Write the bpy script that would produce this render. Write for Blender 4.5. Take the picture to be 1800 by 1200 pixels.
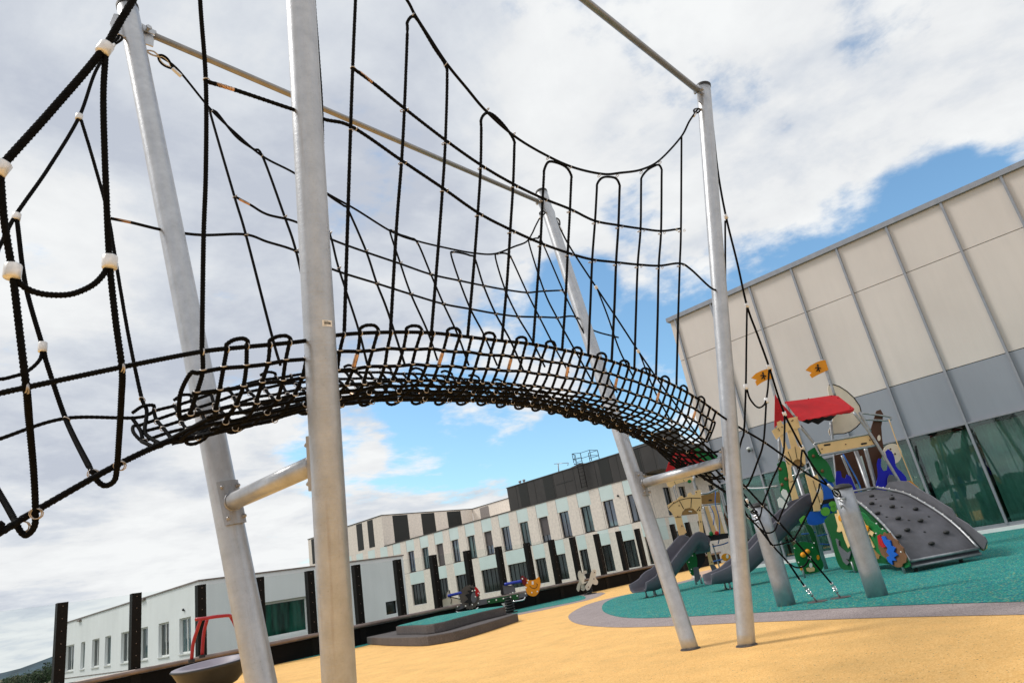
import bpy, bmesh, math, random
from mathutils import Vector, Matrix, noise as mnoise
random.seed(7)
R = math.radians
V3 = Vector
for o in list(bpy.data.objects): bpy.data.objects.remove(o)
scene = bpy.context.scene
COL = scene.collection

# ------------------------------------------------------------------ camera
F_PX, YAW, PIT, ROLL = 1170.0, R(41.6), R(19.46), R(-10.36)
CAMZ = 0.95
CO = V3((0, 0, CAMZ))
fw = V3((math.cos(YAW)*math.cos(PIT), math.sin(YAW)*math.cos(PIT), math.sin(PIT)))
r0 = V3((math.sin(YAW), -math.cos(YAW), 0)); u0 = r0.cross(fw)
rt = r0*math.cos(ROLL) + u0*math.sin(ROLL)
up = -r0*math.sin(ROLL) + u0*math.cos(ROLL)
cam = bpy.data.cameras.new('camera'); camo = bpy.data.objects.new('camera', cam); COL.objects.link(camo)
cam.sensor_width = 36; cam.lens = 36*F_PX/1800; cam.clip_start = 0.05; cam.clip_end = 8000
camo.matrix_world = Matrix(((rt.x, up.x, -fw.x, 0), (rt.y, up.y, -fw.y, 0), (rt.z, up.z, -fw.z, CAMZ), (0, 0, 0, 1)))
scene.camera = camo

# ------------------------------------------------------------------ sky, sun, exposure
SUN_EL, SUN_AZ = R(50), R(122)          # azimuth measured from +X towards +Y
scene.view_settings.view_transform = 'Standard'; scene.view_settings.look = 'None'
scene.view_settings.exposure = 0.12; scene.view_settings.gamma = 1.0; scene.view_settings.use_curve_mapping = False
w = bpy.data.worlds.new('World'); scene.world = w; w.use_nodes = True
nt = w.node_tree; nt.nodes.clear()
def N(t, **k):
    n = nt.nodes.new(t)
    for a, b in k.items(): setattr(n, a, b)
    return n
def L(a, b): nt.links.new(a, b)
def M(op, a, b=None, c=None, clamp=False):
    n = nt.nodes.new('ShaderNodeMath'); n.operation = op; n.use_clamp = clamp
    for i, x in enumerate((a, b, c)):
        if x is None: continue
        if isinstance(x, (int, float)): n.inputs[i].default_value = x
        else: nt.links.new(x, n.inputs[i])
    return n.outputs[0]
def ray_(px, py):
    return (fw*F_PX + rt*(px-900) - up*(py-600)).normalized()
sky = N('ShaderNodeTexSky', sky_type='NISHITA', sun_disc=False, sun_elevation=SUN_EL, sun_rotation=R(90)-SUN_AZ)
sky.altitude = 200; sky.dust_density = 1.2
tc = N('ShaderNodeTexCoord'); sep = N('ShaderNodeSeparateXYZ'); L(tc.outputs['Generated'], sep.inputs[0])
zz = M('ADD', M('MAXIMUM', sep.outputs[2], 0.0), 0.16)
cp = N('ShaderNodeCombineXYZ'); L(M('DIVIDE', sep.outputs[0], zz), cp.inputs[0]); L(M('DIVIDE', sep.outputs[1], zz), cp.inputs[1]); cp.inputs[2].default_value = 3.7
def noise(scale, detail, rough, dist=0, off=(0, 0, 0)):
    mp = N('ShaderNodeMapping'); mp.inputs['Location'].default_value = off; L(cp.outputs[0], mp.inputs[0])
    n = N('ShaderNodeTexNoise'); n.inputs['Scale'].default_value = scale; n.inputs['Detail'].default_value = detail
    n.inputs['Roughness'].default_value = rough; n.inputs['Distortion'].default_value = dist; L(mp.outputs[0], n.inputs['Vector']); return n.outputs[0]
n1 = noise(1.25, 9, 0.60, 0.25)
n2 = noise(1.5, 9, 0.58, 0.35, (4, 2, 0))
n3 = noise(3.2, 8, 0.62, 0.1, (1, 7, 2))
def blobs(lst):
    s = None
    for px, py, rad, wgt in lst:
        c = ray_(px, py)
        d = N('ShaderNodeVectorMath', operation='DOT_PRODUCT'); L(tc.outputs['Generated'], d.inputs[0]); d.inputs[1].default_value = c
        m = N('ShaderNodeMapRange', interpolation_type='SMOOTHSTEP', clamp=True)
        L(d.outputs['Value'], m.inputs[0]); m.inputs[1].default_value = math.cos(R(rad)); m.inputs[2].default_value = math.cos(R(rad*0.2))
        m.inputs[3].default_value = 0; m.inputs[4].default_value = wgt
        s = m.outputs[0] if s is None else M('ADD', s, m.outputs[0])
    return s
holes = blobs([(1750, 318, 5, .36), (1650, 352, 5.5, .36), (1550, 392, 5.5, .38), (1450, 435, 5.5, .40), (1360, 470, 5, .36), (1290, 470, 4, .26), (1180, 545, 5, .34), (1010, 500, 4.5, .32), (1075, 560, 4.5, .34), (960, 590, 3.5, .26),
               (1560, 10, 5, .24), (1290, 130, 4, .20), (1090, 350, 4, .24), (1000, 520, 5, .25), (1610, 330, 4, .12),
               (640, 740, 8, .44), (800, 730, 8, .42), (900, 780, 7, .40), (1000, 800, 6, .36), (1060, 740, 6, .3), (1100, 760, 6, .3), (760, 820, 6, .3), (1180, 690, 7, .32), (560, 790, 5, .16), (1250, 560, 5, .2)])
fills = blobs([(830, 745, 4.2, .22), (960, 735, 4, .20), (700, 790, 3.5, .25), (620, 800, 4, .25), (900, 850, 3, .1), (1150, 620, 3.5, .2), (1330, 380, 8, .3), (1700, 200, 10, .15), (120, 1060, 16, .5), (200, 900, 16, .3)])
nz = M('ADD', M('MULTIPLY', M('SUBTRACT', n1, .5), 2.3), M('MULTIPLY', M('SUBTRACT', n3, .5), 2.0))
cov = M('ADD', M('SUBTRACT', M('ADD', nz, 0.70), M('MULTIPLY', holes, 1.25)), fills)
mr = N('ShaderNodeMapRange', interpolation_type='SMOOTHSTEP', clamp=True); L(cov, mr.inputs[0])
mr.inputs[1].default_value = 0.06; mr.inputs[2].default_value = 0.60
grey = blobs([(300, 250, 32, .50), (450, 520, 24, .36), (100, 950, 14, .42), (800, 250, 18, .22), (1500, 200, 12, .16), (620, 420, 14, .2), (150, 620, 16, .22), (60, 1010, 7, .3), (1250, 60, 14, .2)])
bright = blobs([(30, 420, 10, .45), (1000, 180, 12, .22), (700, 400, 12, .2), (1350, 380, 10, .22), (1750, 150, 14, .12), (450, 950, 14, .24), (800, 900, 18, .2), (150, 1120, 14, .2), (1050, 430, 10, .25)])
shade = M('ADD', M('SUBTRACT', M('ADD', M('MULTIPLY', n2, 3.2), M('MULTIPLY', n3, 1.5)), M('ADD', 1.72, M('MULTIPLY', grey, .34))), bright)
cr = N('ShaderNodeValToRGB'); L(M('MULTIPLY', shade, .86), cr.inputs[0])
e = cr.color_ramp.elements; e[0].position = -0.0; e[0].color = (.50, .54, .62, 1); e[1].position = 1.0; e[1].color = (.85, .865, .87, 1)
e2 = cr.color_ramp.elements.new(0.38); e2.color = (.65, .685, .735, 1)
e3_ = cr.color_ramp.elements.new(0.62); e3_.color = (.77, .785, .80, 1)
cs = N('ShaderNodeVectorMath', operation='SCALE'); L(cr.outputs[0], cs.inputs[0]); cs.inputs['Scale'].default_value = 10.0
bl = N('ShaderNodeMix', data_type='RGBA', blend_type='MULTIPLY'); bl.inputs[0].default_value = 1; L(sky.outputs[0], bl.inputs[6]); bl.inputs[7].default_value = (1.35, 1.75, 1.80, 1)
mx = N('ShaderNodeMix', data_type='RGBA'); L(mr.outputs[0], mx.inputs[0]); L(bl.outputs[2], mx.inputs[6]); L(cs.outputs[0], mx.inputs[7])
bg = N('ShaderNodeBackground'); bg.inputs['Strength'].default_value = 0.1; L(mx.outputs[2], bg.inputs['Color'])
wo = N('ShaderNodeOutputWorld'); L(bg.outputs[0], wo.inputs[0])
sl = bpy.data.lights.new('sun', 'SUN'); so = bpy.data.objects.new('sun', sl); COL.objects.link(so)
sl.energy = 2.0; sl.angle = R(14); sl.color = (1, .95, .88)
sd = V3((math.cos(SUN_AZ)*math.cos(SUN_EL), math.sin(SUN_AZ)*math.cos(SUN_EL), math.sin(SUN_EL)))
so.rotation_euler = sd.to_track_quat('Z', 'Y').to_euler()

# ------------------------------------------------------------------ point helpers (photo pixel on a real plane -> metres)
def onplane(c, a, n):
    q = ray_(*c); a = V3(a); n = V3(n); return CO + q*(((a-CO).dot(n))/q.dot(n))
def onz(c, z=0.0): return onplane(c, (0, 0, z), (0, 0, 1))
def onx(c, x): return onplane(c, (x, 0, 0), (1, 0, 0))
def ony(c, y): return onplane(c, (0, y, 0), (0, 1, 0))

# ------------------------------------------------------------------ materials
def newmat(name):
    m = bpy.data.materials.new(name); m.use_nodes = True
    t = m.node_tree; b = t.nodes['Principled BSDF']; return m, t, b
def mat(name, col, rough=.6, metal=0, var=.08, vscale=6, bump=0, bscale=60, spec=None, coord='Object', col2=None, streak=0, ssc=2.2):
    m, t, b = newmat(name)
    b.inputs['Roughness'].default_value = rough; b.inputs['Metallic'].default_value = metal
    if spec is None and name.endswith('board'): spec = .22
    if spec is not None: b.inputs['Specular IOR Level'].default_value = spec
    tcn = t.nodes.new('ShaderNodeTexCoord')
    ns = t.nodes.new('ShaderNodeTexNoise'); ns.inputs['Scale'].default_value = vscale; ns.inputs['Detail'].default_value = 6
    t.links.new(tcn.outputs[coord], ns.inputs['Vector'])
    mx = t.nodes.new('ShaderNodeMix'); mx.data_type = 'RGBA'
    c2 = col2 or tuple(max(0, c*(1-2.2*var)) for c in col); c1 = col if col2 else tuple(min(1, c*(1+1.2*var)) for c in col)
    mx.inputs[6].default_value = (*c2, 1); mx.inputs[7].default_value = (*c1, 1)
    mr_ = t.nodes.new('ShaderNodeMapRange'); mr_.inputs[1].default_value = .3; mr_.inputs[2].default_value = .7
    t.links.new(ns.outputs[0], mr_.inputs[0]); t.links.new(mr_.outputs[0], mx.inputs[0]); t.links.new(mx.outputs[2], b.inputs['Base Color'])
    if streak:
        mp = t.nodes.new('ShaderNodeMapping'); mp.inputs['Scale'].default_value = (ssc, ssc, ssc*.09); t.links.new(tcn.outputs[coord], mp.inputs[0])
        n3_ = t.nodes.new('ShaderNodeTexNoise'); n3_.inputs['Scale'].default_value = 2; n3_.inputs['Detail'].default_value = 8; n3_.inputs['Roughness'].default_value = .7; t.links.new(mp.outputs[0], n3_.inputs['Vector'])
        m5 = t.nodes.new('ShaderNodeMapRange'); m5.inputs[1].default_value = .35; m5.inputs[2].default_value = .7; m5.inputs[3].default_value = 1.0; m5.inputs[4].default_value = 1-streak; t.links.new(n3_.outputs[0], m5.inputs[0])
        sc5 = t.nodes.new('ShaderNodeVectorMath'); sc5.operation = 'SCALE'; t.links.new(mx.outputs[2], sc5.inputs[0]); t.links.new(m5.outputs[0], sc5.inputs['Scale']); t.links.new(sc5.outputs[0], b.inputs['Base Color'])
    if bump:
        n2_ = t.nodes.new('ShaderNodeTexNoise'); n2_.inputs['Scale'].default_value = bscale; n2_.inputs['Detail'].default_value = 5
        t.links.new(tcn.outputs[coord], n2_.inputs['Vector'])
        bp = t.nodes.new('ShaderNodeBump'); bp.inputs['Strength'].default_value = bump; bp.inputs['Distance'].default_value = .01
        t.links.new(n2_.outputs[0], bp.inputs['Height']); t.links.new(bp.outputs[0], b.inputs['Normal'])
    return m
def granulate(name, cols, scale=150, rough=.85, fade=2.0):
    """rubber granules: cells of several colours plus larger mottling"""
    m, t, b = newmat(name); b.inputs['Roughness'].default_value = rough; b.inputs['Specular IOR Level'].default_value = .2
    tcn = t.nodes.new('ShaderNodeTexCoord')
    vo = t.nodes.new('ShaderNodeTexVoronoi'); vo.inputs['Scale'].default_value = scale; t.links.new(tcn.outputs['Object'], vo.inputs['Vector'])
    rp = t.nodes.new('ShaderNodeValToRGB'); rp.color_ramp.interpolation = 'CONSTANT'
    el = rp.color_ramp.elements
    while len(el) > 1: el.remove(el[0])
    el[0].position = 0; el[0].color = (*cols[0][0], 1)
    acc = cols[0][1]
    for c, f in cols[1:]:
        q = el.new(acc); q.color = (*c, 1); acc += f
    sp = t.nodes.new('ShaderNodeSeparateColor'); t.links.new(vo.outputs['Color'], sp.inputs[0]); t.links.new(sp.outputs[0], rp.inputs[0])
    ns = t.nodes.new('ShaderNodeTexNoise'); ns.inputs['Scale'].default_value = fade; ns.inputs['Detail'].default_value = 7; ns.inputs['Roughness'].default_value = .65; t.links.new(tcn.outputs['Object'], ns.inputs['Vector'])
    mr_ = t.nodes.new('ShaderNodeMapRange'); mr_.inputs[1].default_value = .3; mr_.inputs[2].default_value = .7; mr_.inputs[3].default_value = .86; mr_.inputs[4].default_value = 1.08
    t.links.new(ns.outputs[0], mr_.inputs[0])
    vm = t.nodes.new('ShaderNodeVectorMath'); vm.operation = 'SCALE'; t.links.new(rp.outputs[0], vm.inputs[0]); t.links.new(mr_.outputs[0], vm.inputs['Scale'])
    t.links.new(vm.outputs[0], b.inputs['Base Color'])
    bp = t.nodes.new('ShaderNodeBump'); bp.inputs['Strength'].default_value = .5; bp.inputs['Distance'].default_value = .004
    t.links.new(vo.outputs['Distance'], bp.inputs['Height']); t.links.new(bp.outputs[0], b.inputs['Normal'])
    return m
MT = {}
MT['orange_ground'] = granulate('orange rubber', [((.86, .50, .17), .50), ((.92, .58, .23), .28), ((.76, .42, .13), .21), ((.24, .14, .07), .008)], 120)
MT['teal_ground'] = granulate('teal rubber', [((.018, .235, .195), .40), ((.010, .165, .16), .25), ((.07, .36, .29), .17), ((.01, .12, .21), .13), ((.34, .36, .16), .05)], 60)
MT['grey_ground'] = granulate('grey rubber', [((.36, .30, .29), .5), ((.28, .235, .23), .3), ((.44, .37, .35), .15), ((.14, .12, .12), .05)], 110)
MT['step_rubber'] = granulate('dark step rubber', [((.115, .10, .097), .5), ((.09, .08, .078), .3), ((.155, .135, .13), .2)], 110)
def galv(name, col, streak=True):
    m, t, b = newmat(name); b.inputs['Metallic'].default_value = .70; b.inputs['Roughness'].default_value = .42
    tcn = t.nodes.new('ShaderNodeTexCoord')
    a = t.nodes.new('ShaderNodeTexNoise'); a.inputs['Scale'].default_value = 9; a.inputs['Detail'].default_value = 9; a.inputs['Roughness'].default_value = .7; t.links.new(tcn.outputs['Object'], a.inputs['Vector'])
    mp = t.nodes.new('ShaderNodeMapping'); mp.inputs['Scale'].default_value = (3, 3, 110); t.links.new(tcn.outputs['Object'], mp.inputs[0])
    s = t.nodes.new('ShaderNodeTexNoise'); s.inputs['Scale'].default_value = 1.4; s.inputs['Detail'].default_value = 5; t.links.new(mp.outputs[0], s.inputs['Vector'])
    mp2 = t.nodes.new('ShaderNodeMapping'); mp2.inputs['Scale'].default_value = (22, 22, .8); t.links.new(tcn.outputs['Object'], mp2.inputs[0])
    d = t.nodes.new('ShaderNodeTexNoise'); d.inputs['Scale'].default_value = 1.0; d.inputs['Detail'].default_value = 7; d.inputs['Roughness'].default_value = .7; t.links.new(mp2.outputs[0], d.inputs['Vector'])
    sp = t.nodes.new('ShaderNodeTexNoise'); sp.inputs['Scale'].default_value = 90; sp.inputs['Detail'].default_value = 4; t.links.new(tcn.outputs['Object'], sp.inputs['Vector'])
    r1 = t.nodes.new('ShaderNodeMix'); r1.data_type = 'RGBA'; r1.inputs[6].default_value = (*[c*.84 for c in col], 1); r1.inputs[7].default_value = (*[min(1, c*1.08) for c in col], 1)
    mr_ = t.nodes.new('ShaderNodeMapRange'); mr_.inputs[1].default_value = .33; mr_.inputs[2].default_value = .67; t.links.new(a.outputs[0], mr_.inputs[0]); t.links.new(mr_.outputs[0], r1.inputs[0])
    r2 = t.nodes.new('ShaderNodeMix'); r2.data_type = 'RGBA'; r2.inputs[7].default_value = (.30, .235, .20, 1); t.links.new(r1.outputs[2], r2.inputs[6])
    m3 = t.nodes.new('ShaderNodeMapRange'); m3.inputs[1].default_value = .58; m3.inputs[2].default_value = .75; m3.inputs[3].default_value = 0; m3.inputs[4].default_value = .5; t.links.new(d.outputs[0], m3.inputs[0]); t.links.new(m3.outputs[0], r2.inputs[0])
    r3 = t.nodes.new('ShaderNodeMix'); r3.data_type = 'RGBA'; r3.inputs[7].default_value = (.12, .10, .09, 1); t.links.new(r2.outputs[2], r3.inputs[6])
    m4 = t.nodes.new('ShaderNodeMapRange'); m4.inputs[1].default_value = .64; m4.inputs[2].default_value = .8; m4.inputs[4].default_value = .35; t.links.new(sp.outputs[0], m4.inputs[0]); t.links.new(m4.outputs[0], r3.inputs[0])
    t.links.new(r3.outputs[2], b.inputs['Base Color'])
    rr = t.nodes.new('ShaderNodeMapRange'); rr.inputs[3].default_value = .33; rr.inputs[4].default_value = .47; t.links.new(a.outputs[0], rr.inputs[0]); t.links.new(rr.outputs[0], b.inputs['Roughness'])
    ad = t.nodes.new('ShaderNodeMath'); ad.operation = 'ADD'; t.links.new(s.outputs[0], ad.inputs[0]); t.links.new(sp.outputs[0], ad.inputs[1])
    bp = t.nodes.new('ShaderNodeBump'); bp.inputs['Strength'].default_value = .35; bp.inputs['Distance'].default_value = .003; t.links.new(ad.outputs[0], bp.inputs['Height']); t.links.new(bp.outputs[0], b.inputs['Normal'])
    return m
MT['galv'] = galv('galvanised steel', (.50, .515, .54))
MT['beam'] = galv('galvanised beam', (.33, .315, .30))
MT['galv_plate'] = galv('galvanised plate', (.40, .40, .41))  # metal darkened to stand in for the shadows outlining the plates
MT['galv_short'] = galv('galvanised short post', (.40, .42, .45))
MT['rope'] = mat('black rope', (.0055, .0055, .006), .8, var=.25, vscale=60, bump=.5, bscale=300, spec=.10)
MT['clamp'] = mat('steel clamp', (.52, .485, .46), .36, metal=.65, var=.2, vscale=40)
MT['alu'] = mat('aluminium ferrule', (.80, .80, .80), .34, metal=.35, var=.08, vscale=30)
MT['brass'] = mat('copper ferrule', (.62, .38, .24), .35, metal=.6, var=.2, vscale=30)
MT['steel'] = mat('pipe steel', (.36, .37, .385), .4, metal=.6, var=.1, vscale=12)
MT['chrome'] = mat('bright steel', (.8, .8, .8), .15, metal=.9, var=.05)
MT['cap'] = mat('black cap', (.02, .02, .02), .6)
MT['white_render'] = mat('white render', (.92, .93, .935), .9, var=.025, vscale=.5, bump=.15, bscale=30, streak=.07, ssc=.8)
MT['white_trim'] = mat('white trim', (.78, .78, .76), .5, var=.03)
MT['beige_stucco'] = mat('rough beige stone cladding', (.84, .755, .665), .92, var=.055, vscale=5, bump=.6, bscale=7, streak=.08, ssc=.7)
MT['aqua_panel'] = mat('pale aqua glass panel', (.66, .77, .74), .28, var=.03, vscale=.8, spec=.6)
MT['greyglass'] = mat('grey blind', (.10, .085, .085), .5, var=.05)
MT['beige_panel'] = mat('beige facade panel', (.665, .605, .565), .62, var=.035, vscale=.45, bump=.12, bscale=40, streak=.045)
MT['blue_panel'] = mat('blue grey facade panel', (.275, .295, .34), .5, var=.035, vscale=.5, bump=.06, bscale=40, streak=.06)
MT['joint'] = mat('dark joint', (.03, .03, .035), .7)
MT['mullion'] = mat('grey mullion', (.30, .31, .34), .38, metal=.4, var=.05)
MT['dark_clad'] = mat('dark brown cladding', (.042, .036, .032), .5, var=.12, vscale=.7, streak=.2, ssc=.8)
MT['black_clad'] = mat('black louvre', (.010, .011, .009), .6)
MT['grille'] = mat('grey grille', (.26, .23, .215), .7, var=.1, vscale=12)
MT['black_post'] = mat('black steel', (.006, .005, .0045), .5, var=.2, vscale=20, spec=.15)
MT['kerb_black'] = mat('black wall sheet', (.004, .0037, .0037), .6, var=.2, vscale=3, spec=.12)
MT['rail'] = mat('brown grey rail', (.24, .185, .165), .42, metal=.3, var=.15, vscale=3)
MT['slide'] = mat('grey slide plastic', (.10, .097, .12), .4, var=.06, vscale=4, bump=.05, bscale=50)
MT['hpl_tan'] = mat('tan board', (.80, .53, .25), .5, var=.04, vscale=3)
MT['hpl_brown'] = mat('ochre board', (.30, .165, .055), .5, var=.05)
MT['hpl_dkbrown'] = mat('dark brown board', (.085, .035, .018), .45, var=.08)
MT['hpl_mid'] = mat('mid brown board', (.19, .085, .04), .45, var=.08)
MT['hpl_red'] = mat('red board', (.46, .012, .016), .5, var=.05)
MT['hpl_green'] = mat('green board', (.006, .15, .035), .42, var=.05)
MT['hpl_dkgreen'] = mat('deep green board', (.008, .085, .022), .42, var=.05)
MT['hpl_lime'] = mat('lime board', (.13, .44, .06), .42, var=.05)
MT['hpl_blue'] = mat('blue board', (.012, .11, .52), .42, var=.05)
MT['hpl_royal'] = mat('royal blue board', (.006, .010, .42), .42, var=.05)
MT['hpl_cream'] = mat('cream board', (.78, .68, .55), .5, var=.03)
MT['hpl_white'] = mat('white board', (.82, .80, .76), .45, var=.02)
MT['hpl_orange'] = mat('orange board', (.80, .30, .015), .45, var=.06)
MT['hpl_grey'] = mat('grey board', (.13, .13, .145), .45, var=.06)
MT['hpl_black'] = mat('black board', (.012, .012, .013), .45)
MT['ramp'] = mat('grey ramp', (.085, .084, .096), .55, var=.16, vscale=3, bump=.15, bscale=120, streak=.2, ssc=5)
MT['red_paint'] = mat('red paint', (.36, .008, .018), .3, var=.08)
MT['blue_paint'] = mat('blue paint', (.01, .03, .35), .3)
MT['bluerope'] = mat('blue rope', (.03, .13, .42), .7)
MT['bowl'] = mat('grey bowl', (.27, .24, .28), .42, var=.05)
MT['bowl_under'] = mat('dark bowl shell', (.028, .03, .034), .4, var=.1)
MT['curtain'] = mat('teal curtain', (.52, .66, .63), .8, var=.12, vscale=2)
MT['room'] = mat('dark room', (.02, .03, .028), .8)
MT['trunk'] = mat('bark', (.08, .055, .035), .9, var=.2)
MT['leaf_a'] = mat('leaves', (.035, .065, .02), .8, var=.4, vscale=.6)
MT['leaf_b'] = mat('olive leaves', (.06, .075, .025), .8, var=.4, vscale=.6)
MT['field'] = mat('dry field', (.16, .115, .06), .95, var=.25, vscale=.02, col2=(.07, .095, .03))
MT['hill'] = mat('hazy wooded hill', (.05, .085, .11), .95, var=.25, vscale=.03)  # distance haze put into the colour, bluer than plain woodland
MT['roofing'] = mat('roof felt', (.12, .12, .12), .9)
def glassmat(name, base, rough=.03, ior=1.6, trans=None):
    m, t, b = newmat(name)
    if trans is None:
        b.inputs['Base Color'].default_value = (*base, 1); b.inputs['Roughness'].default_value = rough; b.inputs['IOR'].default_value = ior
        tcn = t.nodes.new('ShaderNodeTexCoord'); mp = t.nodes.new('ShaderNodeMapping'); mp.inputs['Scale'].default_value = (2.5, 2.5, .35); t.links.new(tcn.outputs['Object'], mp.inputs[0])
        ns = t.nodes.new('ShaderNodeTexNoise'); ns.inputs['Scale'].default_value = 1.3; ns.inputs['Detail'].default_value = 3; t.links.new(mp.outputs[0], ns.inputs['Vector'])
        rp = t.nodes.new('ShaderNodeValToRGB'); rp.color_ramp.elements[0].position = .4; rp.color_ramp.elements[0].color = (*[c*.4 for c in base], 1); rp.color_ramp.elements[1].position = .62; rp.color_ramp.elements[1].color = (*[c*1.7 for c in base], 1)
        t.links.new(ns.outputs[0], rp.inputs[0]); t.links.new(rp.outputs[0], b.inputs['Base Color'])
    else:
        t.nodes.remove(b); out = t.nodes['Material Output']
        g = t.nodes.new('ShaderNodeBsdfGlossy'); g.inputs['Roughness'].default_value = rough
        tr = t.nodes.new('ShaderNodeBsdfTransparent'); tr.inputs[0].default_value = (*trans, 1)
        fr = t.nodes.new('ShaderNodeFresnel'); fr.inputs[0].default_value = ior
        mx = t.nodes.new('ShaderNodeMixShader'); t.links.new(fr.outputs[0], mx.inputs[0]); t.links.new(tr.outputs[0], mx.inputs[1]); t.links.new(g.outputs[0], mx.inputs[2]); t.links.new(mx.outputs[0], out.inputs[0])
    return m
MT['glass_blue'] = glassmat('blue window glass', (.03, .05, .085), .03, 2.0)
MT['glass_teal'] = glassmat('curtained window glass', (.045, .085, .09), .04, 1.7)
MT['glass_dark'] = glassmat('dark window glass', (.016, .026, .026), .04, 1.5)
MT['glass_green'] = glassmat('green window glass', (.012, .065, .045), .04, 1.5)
MT['pane'] = glassmat('large clear pane', None, .012, 1.75, trans=(.68, .86, .81))
MT['fence_glass'] = glassmat('clear fence glass', None, .02, 1.06, trans=(.955, .975, .97))

# ------------------------------------------------------------------ mesh helpers
class MB:
    def __init__(s): s.v = []; s.f = []; s.sm = []
    def add(s, vs, fs, smooth=False):
        n = len(s.v); s.v += [tuple(p) for p in vs]; s.f += [tuple(i+n for i in f) for f in fs]; s.sm += [smooth]*len(fs); return s
    def box(s, a, b):
        x0, y0, z0 = (min(a[i], b[i]) for i in range(3)); x1, y1, z1 = (max(a[i], b[i]) for i in range(3))
        return s.add([(x0, y0, z0), (x1, y0, z0), (x1, y1, z0), (x0, y1, z0), (x0, y0, z1), (x1, y0, z1), (x1, y1, z1), (x0, y1, z1)],
                     [(0, 3, 2, 1), (4, 5, 6, 7), (0, 1, 5, 4), (1, 2, 6, 5), (2, 3, 7, 6), (3, 0, 4, 7)])
    def hexa(s, o, a, b, c):
        o, a, b, c = V3(o), V3(a), V3(b), V3(c)
        p = [o, o+a, o+a+b, o+b]; p += [q+c for q in p]
        fs = [(0, 3, 2, 1), (4, 5, 6, 7), (0, 1, 5, 4), (1, 2, 6, 5), (2, 3, 7, 6), (3, 0, 4, 7)]
        if a.cross(b).dot(c) < 0: fs = [tuple(reversed(f)) for f in fs]
        return s.add(p, fs)
    def prism(s, pts, ex):
        pts = [V3(p) for p in pts]; ex = V3(ex); n = len(pts)
        nn = V3((0, 0, 0))
        for i in range(n): nn += pts[i].cross(pts[(i+1) % n])
        if nn.dot(ex) > 0: pts.reverse()
        fs = [tuple(range(n)), tuple(range(2*n-1, n-1, -1))] + [(i, i+n, (i+1) % n+n, (i+1) % n) for i in range(n)]
        return s.add(pts+[p+ex for p in pts], fs)
    def tube(s, pts, r, n=8, cap=True, radii=None, smooth=True, twist=0, lobe=0):
        pts = [V3(p) for p in pts]; m = len(pts)
        if m < 2: return s
        rings = []; prev = None; dist = 0
        for i, p in enumerate(pts):
            t = (pts[min(i+1, m-1)] - pts[max(i-1, 0)])
            if t.length < 1e-9: t = V3((0, 0, 1))
            t.normalize()
            if prev is None:
                a = t.orthogonal().normalized()
            else:
                a = prev - t*prev.dot(t)
                if a.length < 1e-6: a = t.orthogonal()
                a.normalize()
            prev = a; b = t.cross(a)
            if i: dist += (pts[i]-pts[i-1]).length
            rr = radii[i] if radii else r; ph = dist*twist
            rings.append([p + (a*math.cos(ph+2*math.pi*k/n) + b*math.sin(ph+2*math.pi*k/n))*(rr*(1+lobe*(1 if k % 2 else -1))) for k in range(n)])
        vs = [q for rg in rings for q in rg]
        fs = [(i*n+k, i*n+(k+1) % n, (i+1)*n+(k+1) % n, (i+1)*n+k) for i in range(m-1) for k in range(n)]
        if cap: fs += [tuple(range(n-1, -1, -1)), tuple(range((m-1)*n, m*n))]
        return s.add(vs, fs, smooth)
    def ring(s, c, ax, r, th, n=10, k=5, part=1.0, wide=1.0):
        c = V3(c); ax = V3(ax).normalized(); a = ax.orthogonal().normalized(); b = ax.cross(a)
        vs = []; cnt = n if part >= 1 else n+1
        for i in range(cnt):
            t = 2*math.pi*i/n*part; d = a*math.cos(t)+b*math.sin(t)
            for j in range(k):
                q = 2*math.pi*j/k; vs.append(c + d*(r+th*math.cos(q)) + ax*(th*wide*math.sin(q)))
        rng = n
        fs = [(i*k+j, ((i+1) % cnt)*k+j, ((i+1) % cnt)*k+(j+1) % k, i*k+(j+1) % k) for i in range(rng) for j in range(k)]
        return s.add(vs, fs, True)
    def ball(s, c, r, n=10, m=6, sc=(1, 1, 1), zmin=-1):
        vs = []; fs = []
        for i in range(m+1):
            ph = -math.pi/2 + math.pi*i/m
            ph = max(ph, math.asin(max(-1, zmin)))
            for k in range(n):
                t = 2*math.pi*k/n; vs.append((c[0]+r*sc[0]*math.cos(ph)*math.cos(t), c[1]+r*sc[1]*math.cos(ph)*math.sin(t), c[2]+r*sc[2]*math.sin(ph)))
        for i in range(m):
            for k in range(n): fs.append((i*n+k, i*n+(k+1) % n, (i+1)*n+(k+1) % n, (i+1)*n+k))
        return s.add(vs, fs, True)
    def build(s, name, m, parent=None, bevel=0):
        me = bpy.data.meshes.new(name); me.from_pydata(s.v, [], s.f); me.update()
        me.polygons.foreach_set('use_smooth', s.sm)
        me.materials.append(MT[m] if isinstance(m, str) else m)
        o = bpy.data.objects.new(name, me); COL.objects.link(o)
        if parent is not None:
            o.parent = parent; o.matrix_parent_inverse = parent.matrix_world.inverted()
        if bevel:
            bv = o.modifiers.new('bevel', 'BEVEL'); bv.width = bevel; bv.segments = 2; bv.limit_method = 'ANGLE'; bv.angle_limit = R(40)
        return o
def thing(name, label, cat, loc=(0, 0, 0), group=None):
    o = bpy.data.objects.new(name, None); COL.objects.link(o); o.location = loc; o.empty_display_size = .2
    o.matrix_world = Matrix.Translation(V3(loc))
    o['label'] = label; o['category'] = cat
    if group: o['group'] = group
    return o
def tag(o, label, cat, group=None):
    o['label'] = label; o['category'] = cat
    if group: o['group'] = group
    return o
def struct(name, mb, m):
    o = mb.build(name, m); o['kind'] = 'structure'; return o
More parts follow.
